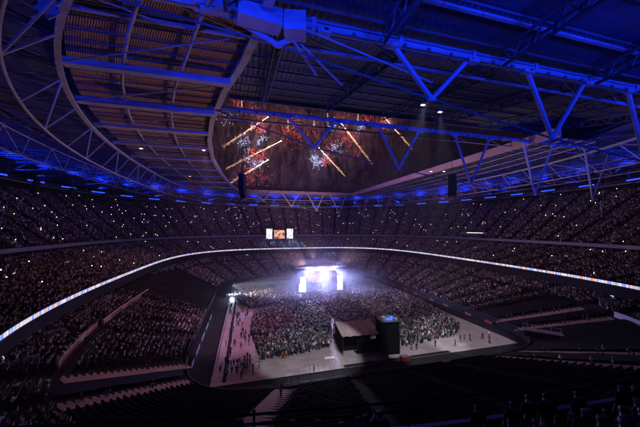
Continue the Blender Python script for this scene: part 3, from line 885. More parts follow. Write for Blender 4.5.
# barriers on the floor
def barrier(pts, label, mtl='steel', h=1.1):
    o = tag(empty('crowd_barrier', (pts[0][0], pts[0][1], 0.05)), label, 'barrier')
    b = Vector((pts[0][0], pts[0][1], 0))
    for i in range(len(pts) - 1):
        a, c = Vector((*pts[i], 0)) - b, Vector((*pts[i + 1], 0)) - b
        n = max(1, int((c - a).length / 2.2))
        for k in range(n):
            p, q = a.lerp(c, k / n), a.lerp(c, (k + 0.97) / n)
            mb = MB(); U = Vector((0, 0, 1))
            mb.tube(p + U * h, q + U * h, 0.04, 5); mb.tube(p + U * 0.2, q + U * 0.2, 0.04, 5); mb.tube(p, p + U * h, 0.04, 5); mb.tube(q, q + U * h, 0.04, 5)
            for j in range(1, 8):
                r = p.lerp(q, j / 8); mb.tube(r + U * 0.2, r + U * h, 0.015, 4)
            mb.build('fence_panel', M[mtl], o)
barrier([(26.5, 88), (25.2, 78), (22.6, 70), (20.6, 67)], 'steel barrier splitting the floor crowd up to the mixing tent')
barrier([(-5.6, 58), (-5.6, 110)], 'long steel barrier along the floor edge by the seated block', h=1.0)
barrier([(0.5, 96), (18, 103), (24, 108)], 'steel barrier between the open floor and the front crowd')

# perimeter boards
def boards(x, y0, y1, mtls, label, name='perimeter_board', step=2.6, h=0.8):
    o = tag(empty(name, (x, y0, -0.02)), label, 'board')
    for k in range(int((y1 - y0) / step)):
        part('panel', mtls[k % len(mtls)], lambda m, k=k: m.box((0, k * step + step / 2, h / 2), (0.14, step - 0.06, h)), o)
boards(70.9, 66, 146, [M['red_led'], M['walldark'], M['walldark'], M['red_led'], M['walldark'], M['walldark'], M['walldark']], 'row of red and dark perimeter boards before the crowded stand')
boards(-10.4, 62, 100, [M['teal'], M['walldark'], M['teal']], 'row of teal and dark perimeter boards by the seated block')
# small floor things
for i, (x, y, sx, sy, m_, nm, lab, ct) in enumerate(((18.2, 58.9, 2.3, 1.1, 'white_paint', 'floor_sign', 'white board lying on the floor before the standing crowd', 'board'),
                                   (28.6, 54.9, 3.2, 0.9, 'pink_edge', 'flight_case', 'long terracotta coloured case on the dark mats near the tower', 'case'),
                                   (33.5, 53.4, 1.8, 1.2, 'red_paint', 'cart', 'red cart parked at the floor edge near the tower', 'cart'))):
    o = tag(empty(nm, (x, y, 0.08)), lab, ct)
    h = 0.06 if i == 0 else 0.8
    part('body', M[m_], lambda m: m.box((0, 0, h / 2 + (0.15 if i else 0)), (sx, sy, h)), o)
    if i:
        part('lid', M['steel_dark'], lambda m: m.box((0, 0, h + 0.17), (sx * 1.02, sy * 1.02, 0.06)), o)
        for a in (-1, 1):
            part('wheel', M['black'], lambda m, a=a: m.tube((a * sx * 0.4, -sy * 0.3, 0.09), (a * sx * 0.4, sy * 0.3, 0.09), 0.09, 8), o)
# low stand in the empty corner
o = tag(empty('camera_platform', (69.2, 50.4, 2.6), R(-46)), 'low purple grey platform in the empty corner seats', 'platform')
part('deck', M['wallgrey'], lambda m: m.box((0, 0, 1.2), (7.5, 2.4, 0.2)), o)
part('skirt', M['walldark'], lambda m: m.box((0, 0, 0.5), (7.3, 2.2, 1.2)), o)
part('railing', M['paint_pale'], lambda m: (m.tube((-3.7, 1.15, 2.2), (3.7, 1.15, 2.2), 0.05), [m.tube((-3.7 + 1.85 * k, 1.15, 1.2), (-3.7 + 1.85 * k, 1.15, 2.2), 0.04) for k in range(5)]), o)

# black cloth over the seats beside the stage, one sheet per block
cov = tag(empty('seat_cover'), 'large black cloth covering empty seats beside the stage', 'cover')
def cover(th0, th1, s0, s1):
    mb = MB(); vs, fs = [], []; nt_, ns = 14, 12
    for j in range(ns + 1):
        for i in range(nt_ + 1):
            th = th0 + (th1 - th0) * i / nt_; s = s0 + (s1 - s0) * j / ns
            x, y = pt(LOW, th, s)
            vs.append((x, y, LOW[2] + s * (LOW[3] - LOW[2]) + (0.75 if th0 < -172 * D else 0.42) + 0.06 * math.sin(i * 2.1 + j) + 0.05 * math.cos(j * 1.7)))
    for j in range(ns):
        for i in range(nt_):
            a = j * (nt_ + 1) + i; fs.append((a, a + 1, a + nt_ + 2, a + nt_ + 1))
    mb.add(vs, fs, 0, True); mb.build('cloth_sheet', M['tarp'], cov)
for a0, a1, s0, s1 in ((-174, -182, .02, .92), (-182.4, -190, .02, .92), (-190.4, -198, .02, .9), (-198.4, -206, .02, .8), (-206.4, -214, .02, .7)):
    cover(a0 * D, a1 * D, s0, s1)

cov2 = tag(empty('seat_cover'), 'black cloths over the wedge shaped empty corner blocks between pale stair aisles', 'cover')
cov, cov_main = cov2, cov
for a0, a1 in ((-34.6, -39.7), (-43.0, -45.3), (-48.2, -61.2), (-64.0, -67.6), (-131.4, -133.4)):
    cover(a0 * D, a1 * D, .03, .63)
# broadcast gallery on the upper tier
th = math.atan2(118 - CY, 130 - CX)
# ------------------------------------------------------------------ people
M['top'] = rand_mat('person top', [(0, (0.012, 0.012, 0.015)), (0.50, (0.025, 0.028, 0.045)), (0.64, (0.06, 0.06, 0.065)), (0.74, (0.45, 0.46, 0.50)), (0.78, (0.25, 0.04, 0.04)), (0.81, (0.06, 0.09, 0.17)), (0.88, (0.24, 0.18, 0.16)), (0.91, (0.85, 0.85, 0.88))])
M['top_silhouette'] = rand_mat('dark top', [(0, (0.010, 0.010, 0.012)), (0.6, (0.016, 0.017, 0.024)), (0.9, (0.03, 0.02, 0.02))])  # silhouette shade of the near people put into their clothing colour
M['trousers'] = rand_mat('person trousers', [(0, (0.012, 0.012, 0.015)), (0.5, (0.03, 0.04, 0.07)), (0.9, (0.10, 0.09, 0.08))])
M['skin'] = rand_mat('person skin', [(0, (0.60, 0.42, 0.34)), (0.5, (0.68, 0.50, 0.42)), (0.75, (0.30, 0.17, 0.11)), (0.9, (0.12, 0.06, 0.04))], 0.6)
M['hair'] = rand_mat('person hair', [(0, (0.02, 0.015, 0.012)), (0.5, (0.06, 0.035, 0.02)), (0.8, (0.28, 0.19, 0.10)), (0.93, (0.18, 0.17, 0.16))], 0.7)
M['shoe'] = mat('shoe', (0.05, 0.05, 0.05), 0.6)

def person_mesh(name, arms, lean=0.0, stride=0.0, subdiv=1, top=None, seated=False):
    """arms: two (elbow, wrist, hand) triples for the right arm and the left arm, mirrored"""
    J, E, Rr = [], [], []
    def j(p, r, par=None):
        J.append(Vector(p)); Rr.append(r)
        if par is not None: E.append((par, len(J) - 1))
        return len(J) - 1
    pel = j((0, 0, .96), (.155, .11)); wa = j((0, .01 + lean * .3, 1.12), (.14, .10), pel)
    ch = j((0, .0 + lean * .8, 1.33), (.165, .115), wa); nk = j((0, .0 + lean, 1.485), (.062, .062), ch)
    h0 = j((0, .02 + lean * 1.1, 1.575), (.092, .102), nk); h1 = j((0, .015 + lean * 1.15, 1.655), (.088, .10), h0)
    ends = []
    for sg, (el, wr, hd) in zip((1, -1), arms):
        sh = j((.185 * sg, lean * .9, 1.405), (.062, .062), ch)
        e = j((el[0] * sg, el[1] + lean, el[2]), (.046, .046), sh)
        w = j((wr[0] * sg, wr[1] + lean, wr[2]), (.034, .034), e)
        h = j((hd[0] * sg, hd[1] + lean, hd[2]), (.040, .028), w)
        ends.append((J[w] + J[e]) / 2); ends.append(J[h])
        f = stride * sg
        hp = j((.095 * sg, 0, .88), (.095, .10), pel)
        if seated:
            k = j((.13 * sg, .42, .90), (.066, .066), hp); a = j((.13 * sg, .44, .55), (.046, .048), k); j((.14 * sg, .58, .50), (.042, .038), a)
            continue
        k = j((.10 * sg, f * .5 + .02, .50), (.062, .065), hp)
        a = j((.105 * sg, f, .10 + (0.04 if f < 0 else 0)), (.045, .048), k)
        j((.115 * sg, f + .15, .045), (.042, .038), a)
    me = bpy.data.meshes.new(name); me.from_pydata(J, E, []); me.update()
    ob = bpy.data.objects.new(name, me); COL.objects.link(ob)
    ob.modifiers.new('Skin', 'SKIN')
    sv = me.skin_vertices[0].data
    for i, r in enumerate(Rr):
        sv[i].radius = r; sv[i].use_root = (i == 0)
    if subdiv:
        ss = ob.modifiers.new('Sub', 'SUBSURF'); ss.levels = subdiv; ss.render_levels = subdiv
    dg = bpy.context.evaluated_depsgraph_get()
    out = bpy.data.meshes.new_from_object(ob.evaluated_get(dg))
    bpy.data.objects.remove(ob)
    out.name = name
    if seated:
        for v in out.vertices: v.co.z -= 0.46
        ends = [e - Vector((0, 0, .46)) for e in ends]
    off = .46 if seated else 0.0
    out.materials.clear()
    for m_ in ((top or M['top']), M['trousers'], M['skin'], M['hair'], M['shoe']): out.materials.append(m_)
    hy = .02 + lean * 1.1
    for p in out.polygons:
        c = p.center.copy(); c.z += off; mi = 0
        if c.z > 1.47 and abs(c.x) < .12 and abs(c.y - hy) < .16:
            mi = 3 if (c.z > 1.635 or c.y < hy + .025) and c.z > 1.525 else 2
        elif c.z < .09 + off * 1.05: mi = 4
        elif (c.z < .93 or (seated and c.z < 1.0 and c.y > .15)) and abs(c.x) < .24 and not any((p.center - e).length < .09 for e in ends): mi = 1
        elif any((p.center - e).length < .15 for e in ends): mi = 2
        p.material_index = mi; p.use_smooth = bool(subdiv)
    return out
ARM = {
 'down': ((.25, -.02, 1.13), (.27, .06, .88), (.27, .09, .79)),
 'up': ((.30, .05, 1.62), (.27, .10, 1.87), (.25, .12, 1.97)),
 'phone': ((.27, .17, 1.36), (.16, .30, 1.60), (.13, .34, 1.68)),
 'clap': ((.26, .14, 1.17), (.09, .32, 1.30), (.03, .37, 1.36)),
 'wide': ((.42, .04, 1.50), (.50, .08, 1.76), (.50, .09, 1.86)),
 'hip': ((.36, -.05, 1.14), (.20, .10, 1.0), (.13, .12, 1.0)),
}
POSES = [('down', 'down'), ('clap', 'clap'), ('up', 'up'), ('phone', 'down'), ('phone', 'phone'), ('up', 'down'), ('wide', 'up'), ('hip', 'down')]
PM = [person_mesh('person_%s_%s' % p, (ARM[p[0]], ARM[p[1]]), lean=0.03 * (i % 3), subdiv=1, top=M['top_silhouette']) for i, p in enumerate(POSES)]
PL = [person_mesh('crowd_%s_%s' % p, (ARM[p[0]], ARM[p[1]]), lean=0.03 * (i % 3), subdiv=0) for i, p in enumerate(POSES)]
PW = [person_mesh('walker', (ARM['down'], ARM['down']), 0.04, 0.22), person_mesh('walker_back', (ARM['hip'], ARM['down']), 0.02, -0.18)]
PS = [person_mesh('seated_' + k, (ARM[k], ARM['down']), 0.02, seated=True, top=M['top_silhouette']) for k in ('down', 'hip')]
PV = [person_mesh('steward', (ARM['down'], ARM['hip']), 0.02, 0.0, top=M['hivis']), person_mesh('steward_b', (ARM['hip'], ARM['hip']), 0.0, 0.0, top=M['hivis'])]

crowd_col = bpy.data.collections.new('crowd_shapes')
for i, m_ in enumerate(PL):
    o = bpy.data.objects.new('crowd_shape_%d' % i, m_); crowd_col.objects.link(o)
seat_me = MB()
seat_me.box((0, 0.0, 0.62), (0.44, 0.06, 0.42)); seat_me.box((0, 0.10, 0.52), (0.42, 0.07, 0.34)); seat_me.box((0, 0.05, 0.2), (0.06, 0.1, 0.4))
seat_col = bpy.data.collections.new('seat_shapes')
seat_col.objects.link(bpy.data.objects.new('seat_shape', seat_me.mesh('folded_seat', M['seat'])))

def scatter(name, pts, coll, nvar, parent=None, seed=0):
    """pts: rows of x, y, z, rotation, scale"""
    pts = np.array(pts, dtype=np.float32)
    me = bpy.data.meshes.new(name); n = len(pts)
    me.vertices.add(n); me.vertices.foreach_set('co', pts[:, :3].ravel())
    a = me.attributes.new('rot', 'FLOAT_VECTOR', 'POINT')
    rv = np.zeros((n, 3), np.float32); rv[:, 2] = pts[:, 3]; a.data.foreach_set('vector', rv.ravel())
    a = me.attributes.new('siz', 'FLOAT', 'POINT'); a.data.foreach_set('value', pts[:, 4].copy())
    a = me.attributes.new('idx', 'INT', 'POINT')
    r2 = np.random.default_rng(seed)
    w = np.array([5, 3, 1.3, 1, .7, .8, .5, 1])[:nvar]; w = w / w.sum()
    a.data.foreach_set('value', r2.choice(nvar, n, p=w).astype(np.int32))
    me.update()
    ng = bpy.data.node_groups.new(name, 'GeometryNodeTree')
    ng.interface.new_socket('Geometry', in_out='INPUT', socket_type='NodeSocketGeometry')
    ng.interface.new_socket('Geometry', in_out='OUTPUT', socket_type='NodeSocketGeometry')
    N = ng.nodes
    gi = N.new('NodeGroupInput'); go = N.new('NodeGroupOutput')
    ci = N.new('GeometryNodeCollectionInfo'); ci.inputs['Collection'].default_value = coll
    ci.inputs['Separate Children'].default_value = True; ci.inputs['Reset Children'].default_value = True
    ip = N.new('GeometryNodeInstanceOnPoints'); ip.inputs['Pick Instance'].default_value = True
    def attr(nm, dt):
        q = N.new('GeometryNodeInputNamedAttribute'); q.data_type = dt; q.inputs['Name'].default_value = nm
        return q.outputs['Attribute']
    L = ng.links
    L.new(gi.outputs[0], ip.inputs['Points']); L.new(ci.outputs[0], ip.inputs['Instance'])
    L.new(attr('idx', 'INT'), ip.inputs['Instance Index']); L.new(attr('rot', 'FLOAT_VECTOR'), ip.inputs['Rotation'])
    L.new(attr('siz', 'FLOAT'), ip.inputs['Scale']); L.new(ip.outputs[0], go.inputs[0])
    o = link(name, me, parent)
    md = o.modifiers.new('scatter', 'NODES'); md.node_group = ng
    return o

cy_, sy_ = math.cos(R(15.2)), math.sin(R(15.2))
def view(x, y, z):
    """distance along the view and picture position, only used to leave out people far outside the view"""
    dx, dy, dz = x, y, z - 29.0
    f = dx * sy_ + dy * cy_; r = dx * cy_ - dy * sy_
    return f, (320 + 272 * r / f, 227 - 272 * dz / f) if f > 0.1 else (1e9, 1e9)
def inview(x, y, z, m=70):
    f, (u, v) = view(x, y, z)
    return f > 1 and -m < u < 640 + m and v < 427 + m
FX, FY = SX, SY
def face(x, y): return math.atan2(FY - y, FX - x) - math.pi / 2
def aisle_gap(t, th, d, aisles):
    for a, w in aisles:
        dd = (th - a * D + math.pi) % (2 * math.pi) - math.pi
        if abs(dd) * d < w / 2 + 0.42: return True
    return False
def rows(t, aisles, occ, keep=None, spacing=0.56):
    out = []; N = t[4]
    for r in range(N):
        th = -math.pi
        while th < math.pi:
            s = (r + 0.45) / N
            d = rad(th, *t[0]) * (1 - s) + rad(th, *t[1]) * s
            th += spacing / d
            x, y = CX + d * math.cos(th), CY + d * math.sin(th); z = rowz(t, r)
            if not inview(x, y, z): continue
            if aisle_gap(t, th, d, aisles): continue
            k = keep(th / D, s, x, y) if keep else occ
            if rng.random() > k: continue
            out.append((x, y, z, face(x, y) + rng.normal(0, .15), rng.normal(1.0, .05)))
    return out
def norm(a):
    while a < -180: a += 360
    while a > 180: a -= 360
    return a
def low_zone(a, s):
    """'crowd', 'seats' or 'cover' at an angle (deg) and depth of the lower tier"""
    a = norm(a)
    if s < 0.66 and (-48 > a > -61.4 or -34 > a > -40 or -42.7 > a > -45.5 or -63.8 > a > -67.8 or -131 > a > -133.6): return 'cover'
    if -137 < a < -33 and s < 0.66: return 'seats'
    if -122 < a < -60: return 'seats'
    if -150 < a <= -137 and s < 0.05: return 'seats'
    aa = a if a > 0 else a + 360
    if 145 < aa < 186.5 and s < (0.92 if aa > 162 else 0.75): return 'cover'
    return 'crowd'
AIS_L = [(a, 1.3) for a in NARROW] + [(a, w) for a, w in WIDE]
lowpts = rows(LOW, AIS_L, .9, lambda a, s, x, y: (0.0 if low_zone(a, s) != 'crowd' or 0.60 < s < 0.655 else 0.9))
seatpts = []
for p in rows(LOW, AIS_L, 1, lambda a, s, x, y: 1.0 if (low_zone(a, s) == 'seats') else 0.0, spacing=0.5):
    seatpts.append((p[0], p[1], p[2], face(p[0], p[1]), 1.0))
midpts = rows(MID, [(a, 1.1) for a in range(-180, 181, 7)], .86)
uppts_all = rows(UP, [(a, 1.1) for a in np.arange(-180, 181, 5.0)], .84)
uppts, fore = [], []
for p in uppts_all:
    f, (u, v) = view(p[0], p[1], p[2] + 1.75)
    dist = math.hypot(p[0], p[1])
    if p[1] < 30 and dist < 22:
        if v < 480 and -25 < u < 665 and dist > 2.6 and rng.random() < 0.86: fore.append((dist, p))
        continue
    if p[1] < 3: continue
    uppts.append(p)
fore.sort(key=lambda q: q[0])

# floor crowd
def inpoly(x, y, P):
    c = False
    for i in range(len(P)):
        x0, y0 = P[i]; x1, y1 = P[i - 1]
        if (y0 > y) != (y1 > y) and x < (x1 - x0) * (y - y0) / (y1 - y0) + x0: c = not c
    return c
POLYS = [([(2.6, 93), (1.4, 78), (2.8, 66), (3.4, 61.6), (12.1, 62.2), (20, 64), (20.4, 68), (24.5, 78), (26, 88), (24, 100), (12, 100)], .34),
         ([(21.6, 67.5), (25.8, 78), (27.4, 88), (37, 100), (65, 93), (59.7, 66.3), (53.5, 61.4), (37, 59.3), (36.6, 66.5), (31, 67)], .34),
         ([(24.6, 99.5), (26.2, 88.5), (27.3, 88.5), (36.6, 100.3), (25.4, 103.4)], .3),
         ([(-4, 112), (-5.6, 134), (20.5, 134), (20.5, 108), (24, 104), (12, 101), (2, 99)], .27),
         ([(44.5, 134), (63, 134), (65, 94), (37, 101), (25, 104), (22, 110), (22, 113.5), (44.5, 113.5)], .27)]
floorpts = []
for P, dens in POLYS:
    xs = [p[0] for p in P]; yv = [p[1] for p in P]
    x = min(xs); 
    while x < max(xs):
        y = min(yv)
        while y < max(yv):
            qx, qy = x + rng.normal(0, .2), y + rng.normal(0, .2)
            if inpoly(qx, qy, P) and rng.random() < 0.80:
                edge = 0
                floorpts.append((qx, qy, 0.05, face(qx, qy) + rng.normal(0, .35), rng.normal(1, .05)))
            y += 0.62
        x += 0.62
tag(scatter('standing_floor_crowd', floorpts, crowd_col, 8, seed=1), 'dense standing crowd on the covered pitch before the stage', 'crowd', kind='stuff')
tag(scatter('lower_tier_crowd', lowpts, crowd_col, 8, seed=2), 'crowd filling the lowest seating tier', 'crowd', kind='stuff')
tag(scatter('middle_tier_crowd', midpts, crowd_col, 8, seed=3), 'crowd filling the middle seating tier above the ribbon screen', 'crowd', kind='stuff')
tag(scatter('upper_tier_crowd', uppts, crowd_col, 8, seed=4), 'crowd filling the highest seating tier under the roof', 'crowd', kind='stuff')
tag(scatter('empty_seats', seatpts, seat_col, 1, parent=low, seed=5), kind='stuff')

def person(me, p, label, group, name='person'):
    o = link(name, me, None, (p[0], p[1], p[2]), p[3]); s = p[4]; o.scale = (s, s, s)
    tag(o, label, 'person', group)
    return o
NFORE = min(len(fore), 150)
for d_, p in fore[:NFORE]:
    k = rng.choice(8, p=[.76, .14, .0, .0, .0, .0, .0, .10])
    if p[1] < 5.6:
        person(PS[int(k) % 2], p, 'person with clothes darkened to a silhouette, seated in the upper tier rows behind the standing people', 'people seated in the near upper tier rows')
    else:
        person(PM[int(k)], p, 'person with clothes darkened to a silhouette, standing in the upper tier rows behind the front rail', 'people in the near upper tier rows')
walk = []
for _ in range(62): walk.append((rng.uniform(-5, 1.2), rng.uniform(57, 108)))
for _ in range(26): walk.append((rng.normal(-0.6, 2.0), rng.normal(58.8, 1.8)))
for _ in range(12): walk.append((rng.uniform(38, 64), rng.uniform(55, 60)))
for i, (x, y) in enumerate(walk):
    if y < 54.5: continue
    g = y > 56 and x < 10
    person(PW[i % 2] if i % 3 else PM[0], (x, y, 0.05, rng.uniform(0, 6.28), rng.normal(1, .05)),
           'person in dark clothes walking on the open floor beside the standing crowd' if g else 'person in dark clothes on the pale floor near the empty corner seats',
           'people walking on the open floor' if g else 'people on the pale floor by the empty corner')
for i, (x, y) in enumerate(((1.2, 60.0), (3.3, 61.0), (8.1, 61.2), (8.9, 61.4), (13.5, 51.9 + 2.4))):
    lab = ('orange vested steward standing in front of the floor crowd', 'stewards before the floor crowd') if i < 4 else ('orange vested steward standing alone near the dark mats', None)
    person(PV[i % 2], (x, y, 0.06, rng.uniform(0, 6), 1.0), lab[0], lab[1])
for a, w in WIDE:                                        # people on the stair aisles
    n = 6 if a > -60 or a in (-62.5, -69) else 3
    for k in range(n):
        r = int(rng.integers(2, 20)); s = (r + 0.35) / LOW[4]; th = a * D
        x, y = pt(LOW, th, s); z = rowz(LOW, r) + 0.035
        v = rng.random() < 0.15
        person(PV[k % 2] if v else PM[0], (x + rng.uniform(-.6, .6), y + rng.uniform(-.4, .4), z, rng.uniform(0, 6), 1.0),
               'orange vested steward standing on a pale stair aisle of the empty corner seats' if v else 'person in everyday clothes standing on a pale stair aisle of the empty corner seats',
               'stewards on the stair aisles' if v else 'people on the stair aisles')

for i, (dx, dy) in enumerate(((0.0, -0.6), (-3.6, 1.2), (4.2, 1.0), (0.4, 7.6))):      # the band
    lab = ('singer standing at the front of the bright stage', 'guitarist on the stage beside the taller lit side screen', 'guitarist on the stage beside the narrower lit side screen', 'musician on the riser at the back of the bright stage')[i]
    person(PM[(5, 1, 1, 0)[i]], (SX + dx, SY + dy, 1.65 if i < 3 else 2.65, math.pi, 1.05), lab, 'band on the stage')
# lit phones
ph_b = MB(); ph_b.box((0, 0, 0.08), (0.075, 0.012, 0.155)); me_pb = ph_b.mesh('phone_case', M['black_box'])
ph_f = MB(); ph_f.ball((0, 0.07, 0.12), 0.10, 8, 5); me_pf = ph_f.mesh('phone_flash', M['phone_flash'])
def phones(src, n, label, group):
    src = list(src); idx = rng.choice(len(src), size=min(n, len(src)), replace=False)
    for i in idx:
        p = src[int(i)]
        f = face(p[0], p[1]); hx, hy = p[0] - math.sin(f) * .34, p[1] + math.cos(f) * .34
        o = tag(empty('lit_phone', (hx, hy, p[2] + 1.72), f), label, 'phone', group)
        link('case', me_pb, o); link('flash', me_pf, o)
upl = [p for p in uppts if p[1] > 25]
phones([p for p in upl if p[0] < 10], 100, 'phone torch shining in the upper tier crowd above the black seat cover side', 'phones in the upper tier crowd on the seat cover side')
phones([p for p in upl if p[0] >= 10], 80, 'phone torch shining in the upper tier crowd away from the seat cover side', 'phones in the rest of the upper tier crowd')
phones([p for p in midpts if p[1] > 25], 40, 'phone torch shining in the middle tier crowd above the ribbon screen', 'phones in the middle tier crowd')

# broadcast gallery
gx, gy = 124.5, 125.5
s_, gz = sz(UP, gx, gy)
gz += 0.2
g = tag(empty('broadcast_gallery', (gx, gy, gz), math.atan2(CY - gy, CX - gx) - math.pi / 2), 'pale lit broadcast gallery set into the upper tier crowd', 'gallery')

part('floor', M['steel_dark'], lambda m: m.box((0, -1, 0.2), (15, 5, 0.4)), g)
part('desk', M['white_paint'], lambda m: m.box((0, 1.3, 1.0), (15, 0.6, 0.25)), g)
part('front_panel', M['wallgrey'], lambda m: m.box((0, 1.6, 0.5), (15, 0.15, 0.9)), g)
part('canopy', M['wallgrey'], lambda m: m.box((0.8, -0.8, 3.0), (12.5, 4.0, 0.2)), g)
for k in range(5): part('post', M['steel'], lambda m, k=k: m.tube((-5 + k * 2.9, 1.0, 0.4), (-5 + k * 2.9, 1.0, 2.9), 0.06), g)
part('strip_light', emis('gallery light', (1.0, .9, .85), 1.6), lambda m: m.box((-1.0, 1.64, 0.9), (9, 0.1, 0.3)), g)

# ------------------------------------------------------------------ fireworks over the far roof
def comet(head, tail, w, label, hot=(1.0, 0.52, 0.30)):
    h, t = Vector(head), Vector(tail)
    o = tag(empty('firework_comet', head), label, 'firework')
    m1 = emis('comet core', (1.0, 0.74, 0.56), 5.0); m2 = emis('comet tail', hot, 1.6); m3 = emis('comet head', (1, 0.93, 0.88), 10)
    mb = MB(); mb.path([Vector((0, 0, 0)), (t - h) * 0.22, (t - h) * 0.5], w * .5, 6, r1=w * 0.15); mb.build('core', m1, o)
    mb = MB()
    for k in range(150):                                    # broken, sputtering tail
        u = 0.12 + 0.88 * (k / 150) ** 0.8
        c = (t - h) * u + Vector((rng.normal(0, w * 1.1), rng.normal(0, w), rng.normal(0, w * 1.1)))
        d = (t - h).normalized() * rng.uniform(.5, 1.8)
        mb.path([c, c + d], w * rng.uniform(.12, .5) * (1.12 - .92 * u), 5)
    mb.build('sparks', m2, o)['kind'] = 'stuff'
    mb = MB(); mb.ball((0, 0, 0), w * 1.0, 10, 6); mb.build('head', m3, o)
    return o
CY_F = 205.0
CM = [((24.9, 94.3), (-15.2, 73.4), .42, 'long pale comet trail, middle one of three slanting beside the curved brown roof edge'),
      ((15.0, 111.9), (-17.5, 90.0), .42, 'pale comet trail, highest of three slanting beside the curved brown roof edge'),
      ((15.3, 79.1), (-12.9, 61.9), .42, 'pale comet trail, lowest of three slanting beside the curved brown roof edge'),
      ((73.4, 113.2), (106.1, 85.0), .42, 'bright comet trail with red burst, steepest one above the far truss'),
      ((54.9, 91.2), (80.9, 72.6), .38, 'comet trail low over the terracotta beam with a blue burst'),
      ((113.1, 121.6), (147.0, 101.0), .36, 'faint comet trail beside the dark closed roof panel')]
for (h, t, w, lab) in CM: comet((h[0], CY_F, h[1]), (t[0], CY_F + 12, t[1]), w, lab)
for i, (x, z, l) in enumerate(((30.2, 109.6, 10), (51, 112, 8), (62, 116, 7), (88, 121, 9), (-4, 122, 8), (3, 104, 5))):
    o = tag(empty('firework_mine', (x, CY_F, z)), 'short upright golden firework streak', 'firework', 'upright golden streaks')
    mb = MB(); mb.path([(0, 0, -l / 2), (rng.normal(0, .2), 0, 0), (0, 0, l / 2)], .28, 6, r1=.12); mb.build('streak', emis('gold streak', (1, .62, .38), 1.3), o)
    mb = MB()
    for k in range(14): mb.ball((rng.normal(0, .5), rng.normal(0, .5), rng.uniform(-l * .8, l * .6)), rng.uniform(.1, .22), 6, 4)
    mb.build('sparks', emis('gold sparks', (1, .7, .5), 1.6), o)['kind'] = 'stuff'
def burst(c, r, n, col, st_, label, group, size=.19):
    o = tag(empty('firework_burst', c), label, 'firework', group)
    mb = MB(); n = int(n * 4)
    lobes = [Vector(rng.normal(0, 1, 3)) * r * .55 for _ in range(6)]
    for k in range(n):
        lobe = lobes[int(rng.integers(len(lobes)))]
        v = lobe + Vector(rng.normal(0, 1, 3)) * r * rng.choice([.18, .3, .6])
        if rng.random() < .35: mb.path([v, v + Vector((rng.normal(0, .5), 0, -rng.uniform(.3, 1.2)))], size * rng.uniform(.2, .5), 5)
        else: mb.ball(v, size * (.35 + 1.3 * rng.random() ** 3), 6, 4)
    for k in range(5):                                  # fine radiating trails
        d = Vector(rng.normal(0, 1, 3)).normalized(); e = rng.uniform(.5, 1.1) * r
        mb.path([d * e * .3, d * e * .7 + Vector((0, 0, -.2)), d * e + Vector((0, 0, -.8))], .06, 4, r1=.02)
    mb.build('stars', emis('firework stars', col, st_), o)['kind'] = 'stuff'
    point((c[0], c[1] - 2, c[2]), 700, tuple(min(1, v + .05) for v in col), .8, 'burst_glow')
RED, BLU = (1.0, 0.10, 0.07), (0.45, 0.58, 1.0)
for (x, z, r, n) in ((10, 107, 8, 70), (5, 84, 6, 60), (4, 70, 7, 60), (80, 105, 8, 80), (62, 83, 6, 60), (97, 119, 6, 40), (36, 103, 9, 30), (113, 118, 4, 40), (50, 108, 16, 40), (70, 116, 14, 24), (28, 100, 12, 22), (-8, 122, 5, 14)):
    burst((x, CY_F + 3, z), r * 1.15, int(n * .6), RED, 2.0, 'cluster of red firework stars', 'red firework bursts')
for (x, z, r, n) in ((0, 93, 5, 46), (11, 96, 4, 34), (6, 77, 5, 40), (56, 79, 5, 46), (52, 84, 4, 30), (69, 93, 4, 24), (92, 113, 3, 26), (-13, 113, 9, 12), (70, 112, 5, 16)):
    burst((x, CY_F + 5, z), r, int(n * .6), BLU, 2.6, 'cluster of blue white firework stars', 'blue white firework bursts')
for (x, z, c, e) in ((9, 100, (1, .3, .25), 5000), (4, 78, (.75, .45, .7), 4500), (78, 103, (1, .33, .28), 5500), (58, 82, (.6, .5, .9), 4000), (36, 108, (1, .45, .4), 4500), (112, 116, (1, .45, .4), 4000)):
    point((x, CY_F - 8, z), e, c, 2.0, 'firework_glow')

# drifting smoke round the fireworks
def smoke_mat():
    m = bpy.data.materials.new('firework smoke'); m.use_nodes = True
    nt = m.node_tree; nt.nodes.remove(nt.nodes['Principled BSDF'])
    pv = nt.nodes.new('ShaderNodeVolumePrincipled'); pv.inputs['Color'].default_value = (0.80, 0.68, 0.72, 1)
    tc = nt.nodes.new('ShaderNodeTexCoord')
    def noise(scale, sc, det, dist):
        mp = nt.nodes.new('ShaderNodeMapping'); mp.inputs['Scale'].default_value = sc
        nt.links.new(tc.outputs['Object'], mp.inputs['Vector'])
        n = nt.nodes.new('ShaderNodeTexNoise'); n.inputs['Scale'].default_value = scale; n.inputs['Detail'].default_value = det
        n.inputs['Distortion'].default_value = dist
        nt.links.new(mp.outputs[0], n.inputs['Vector']); return n.outputs['Fac']
    def ramp(src, a, b, lo, hi):
        q = nt.nodes.new('ShaderNodeMapRange'); q.inputs['From Min'].default_value = a; q.inputs['From Max'].default_value = b
        q.inputs['To Min'].default_value = lo; q.inputs['To Max'].default_value = hi
        nt.links.new(src, q.inputs['Value']); return q.outputs[0]
    a = ramp(noise(0.22, (1, .8, .26), 5, 1.6), .57, .70, 0, .075)
    b = ramp(noise(0.07, (1, .7, .9), 6, 1.5), .48, .75, 0, .013)
    ad = nt.nodes.new('ShaderNodeMath'); ad.operation = 'ADD'
    nt.links.new(a, ad.inputs[0]); nt.links.new(b, ad.inputs[1])
    nt.links.new(ad.outputs[0], pv.inputs['Density'])
    nt.links.new(pv.outputs[0], nt.nodes['Material Output'].inputs['Volume'])
    return m
mb = MB(); mb.box((0, 0, 0), (230, 34, 88))
tag(mb.build('firework_smoke', smoke_mat(), loc=(62, 206, 104)), 'drifting purple brown smoke round the fireworks', 'smoke', kind='stuff')

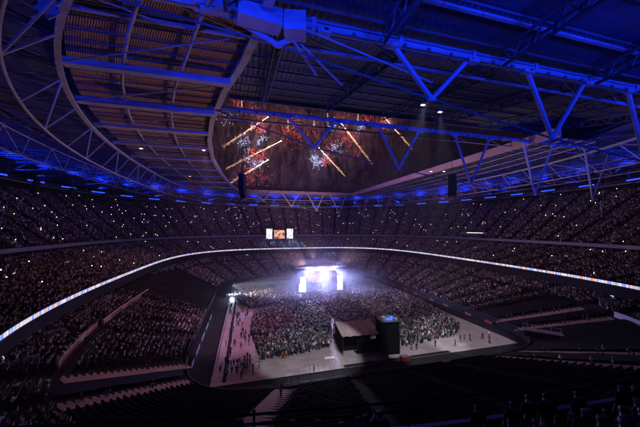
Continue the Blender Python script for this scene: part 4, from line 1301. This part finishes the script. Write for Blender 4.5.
# thin show haze filling the bowl
hz = bpy.data.materials.new('show haze'); hz.use_nodes = True
hz.node_tree.nodes.remove(hz.node_tree.nodes['Principled BSDF'])
pv = hz.node_tree.nodes.new('ShaderNodeVolumePrincipled'); pv.inputs['Color'].default_value = (0.85, 0.85, 0.9, 1); pv.inputs['Density'].default_value = 0.0003
hz.node_tree.links.new(pv.outputs[0], hz.node_tree.nodes['Material Output'].inputs['Volume'])
mb = MB(); mb.box((CX, CY, 29.2), (600, 600, 61.0))
tag(mb.build('haze', hz), 'thin show haze filling the stadium', 'haze', kind='stuff')

fg = bpy.data.materials.new('stage fog'); fg.use_nodes = True
fg.node_tree.nodes.remove(fg.node_tree.nodes['Principled BSDF'])
pv = fg.node_tree.nodes.new('ShaderNodeVolumePrincipled'); pv.inputs['Color'].default_value = (0.8, 0.85, 1.0, 1); pv.inputs['Density'].default_value = 0.006
fg.node_tree.links.new(pv.outputs[0], fg.node_tree.nodes['Material Output'].inputs['Volume'])
nt = fg.node_tree
tc = nt.nodes.new('ShaderNodeTexCoord'); gr = nt.nodes.new('ShaderNodeTexGradient'); gr.gradient_type = 'QUADRATIC_SPHERE'
no = nt.nodes.new('ShaderNodeTexNoise'); no.inputs['Scale'].default_value = 2.2; no.inputs['Detail'].default_value = 3
m1 = nt.nodes.new('ShaderNodeMath'); m1.operation = 'MULTIPLY'; m2 = nt.nodes.new('ShaderNodeMath'); m2.operation = 'MULTIPLY'; m2.inputs[1].default_value = 0.05
nt.links.new(tc.outputs['Object'], gr.inputs['Vector']); nt.links.new(tc.outputs['Object'], no.inputs['Vector'])
nt.links.new(gr.outputs['Fac'], m1.inputs[0]); nt.links.new(no.outputs['Fac'], m1.inputs[1]); nt.links.new(m1.outputs[0], m2.inputs[0])
nt.links.new(m2.outputs[0], pv.inputs['Density'])
mb = MB(); mb.ball((0, 0, 0), 1.0, 32, 16)
fo = mb.build('stage_fog', fg, loc=(29, 114, 5)); fo.scale = (44, 30, 22)
tag(fo, 'pale fog drifting round the lit stage', 'fog', kind='stuff')
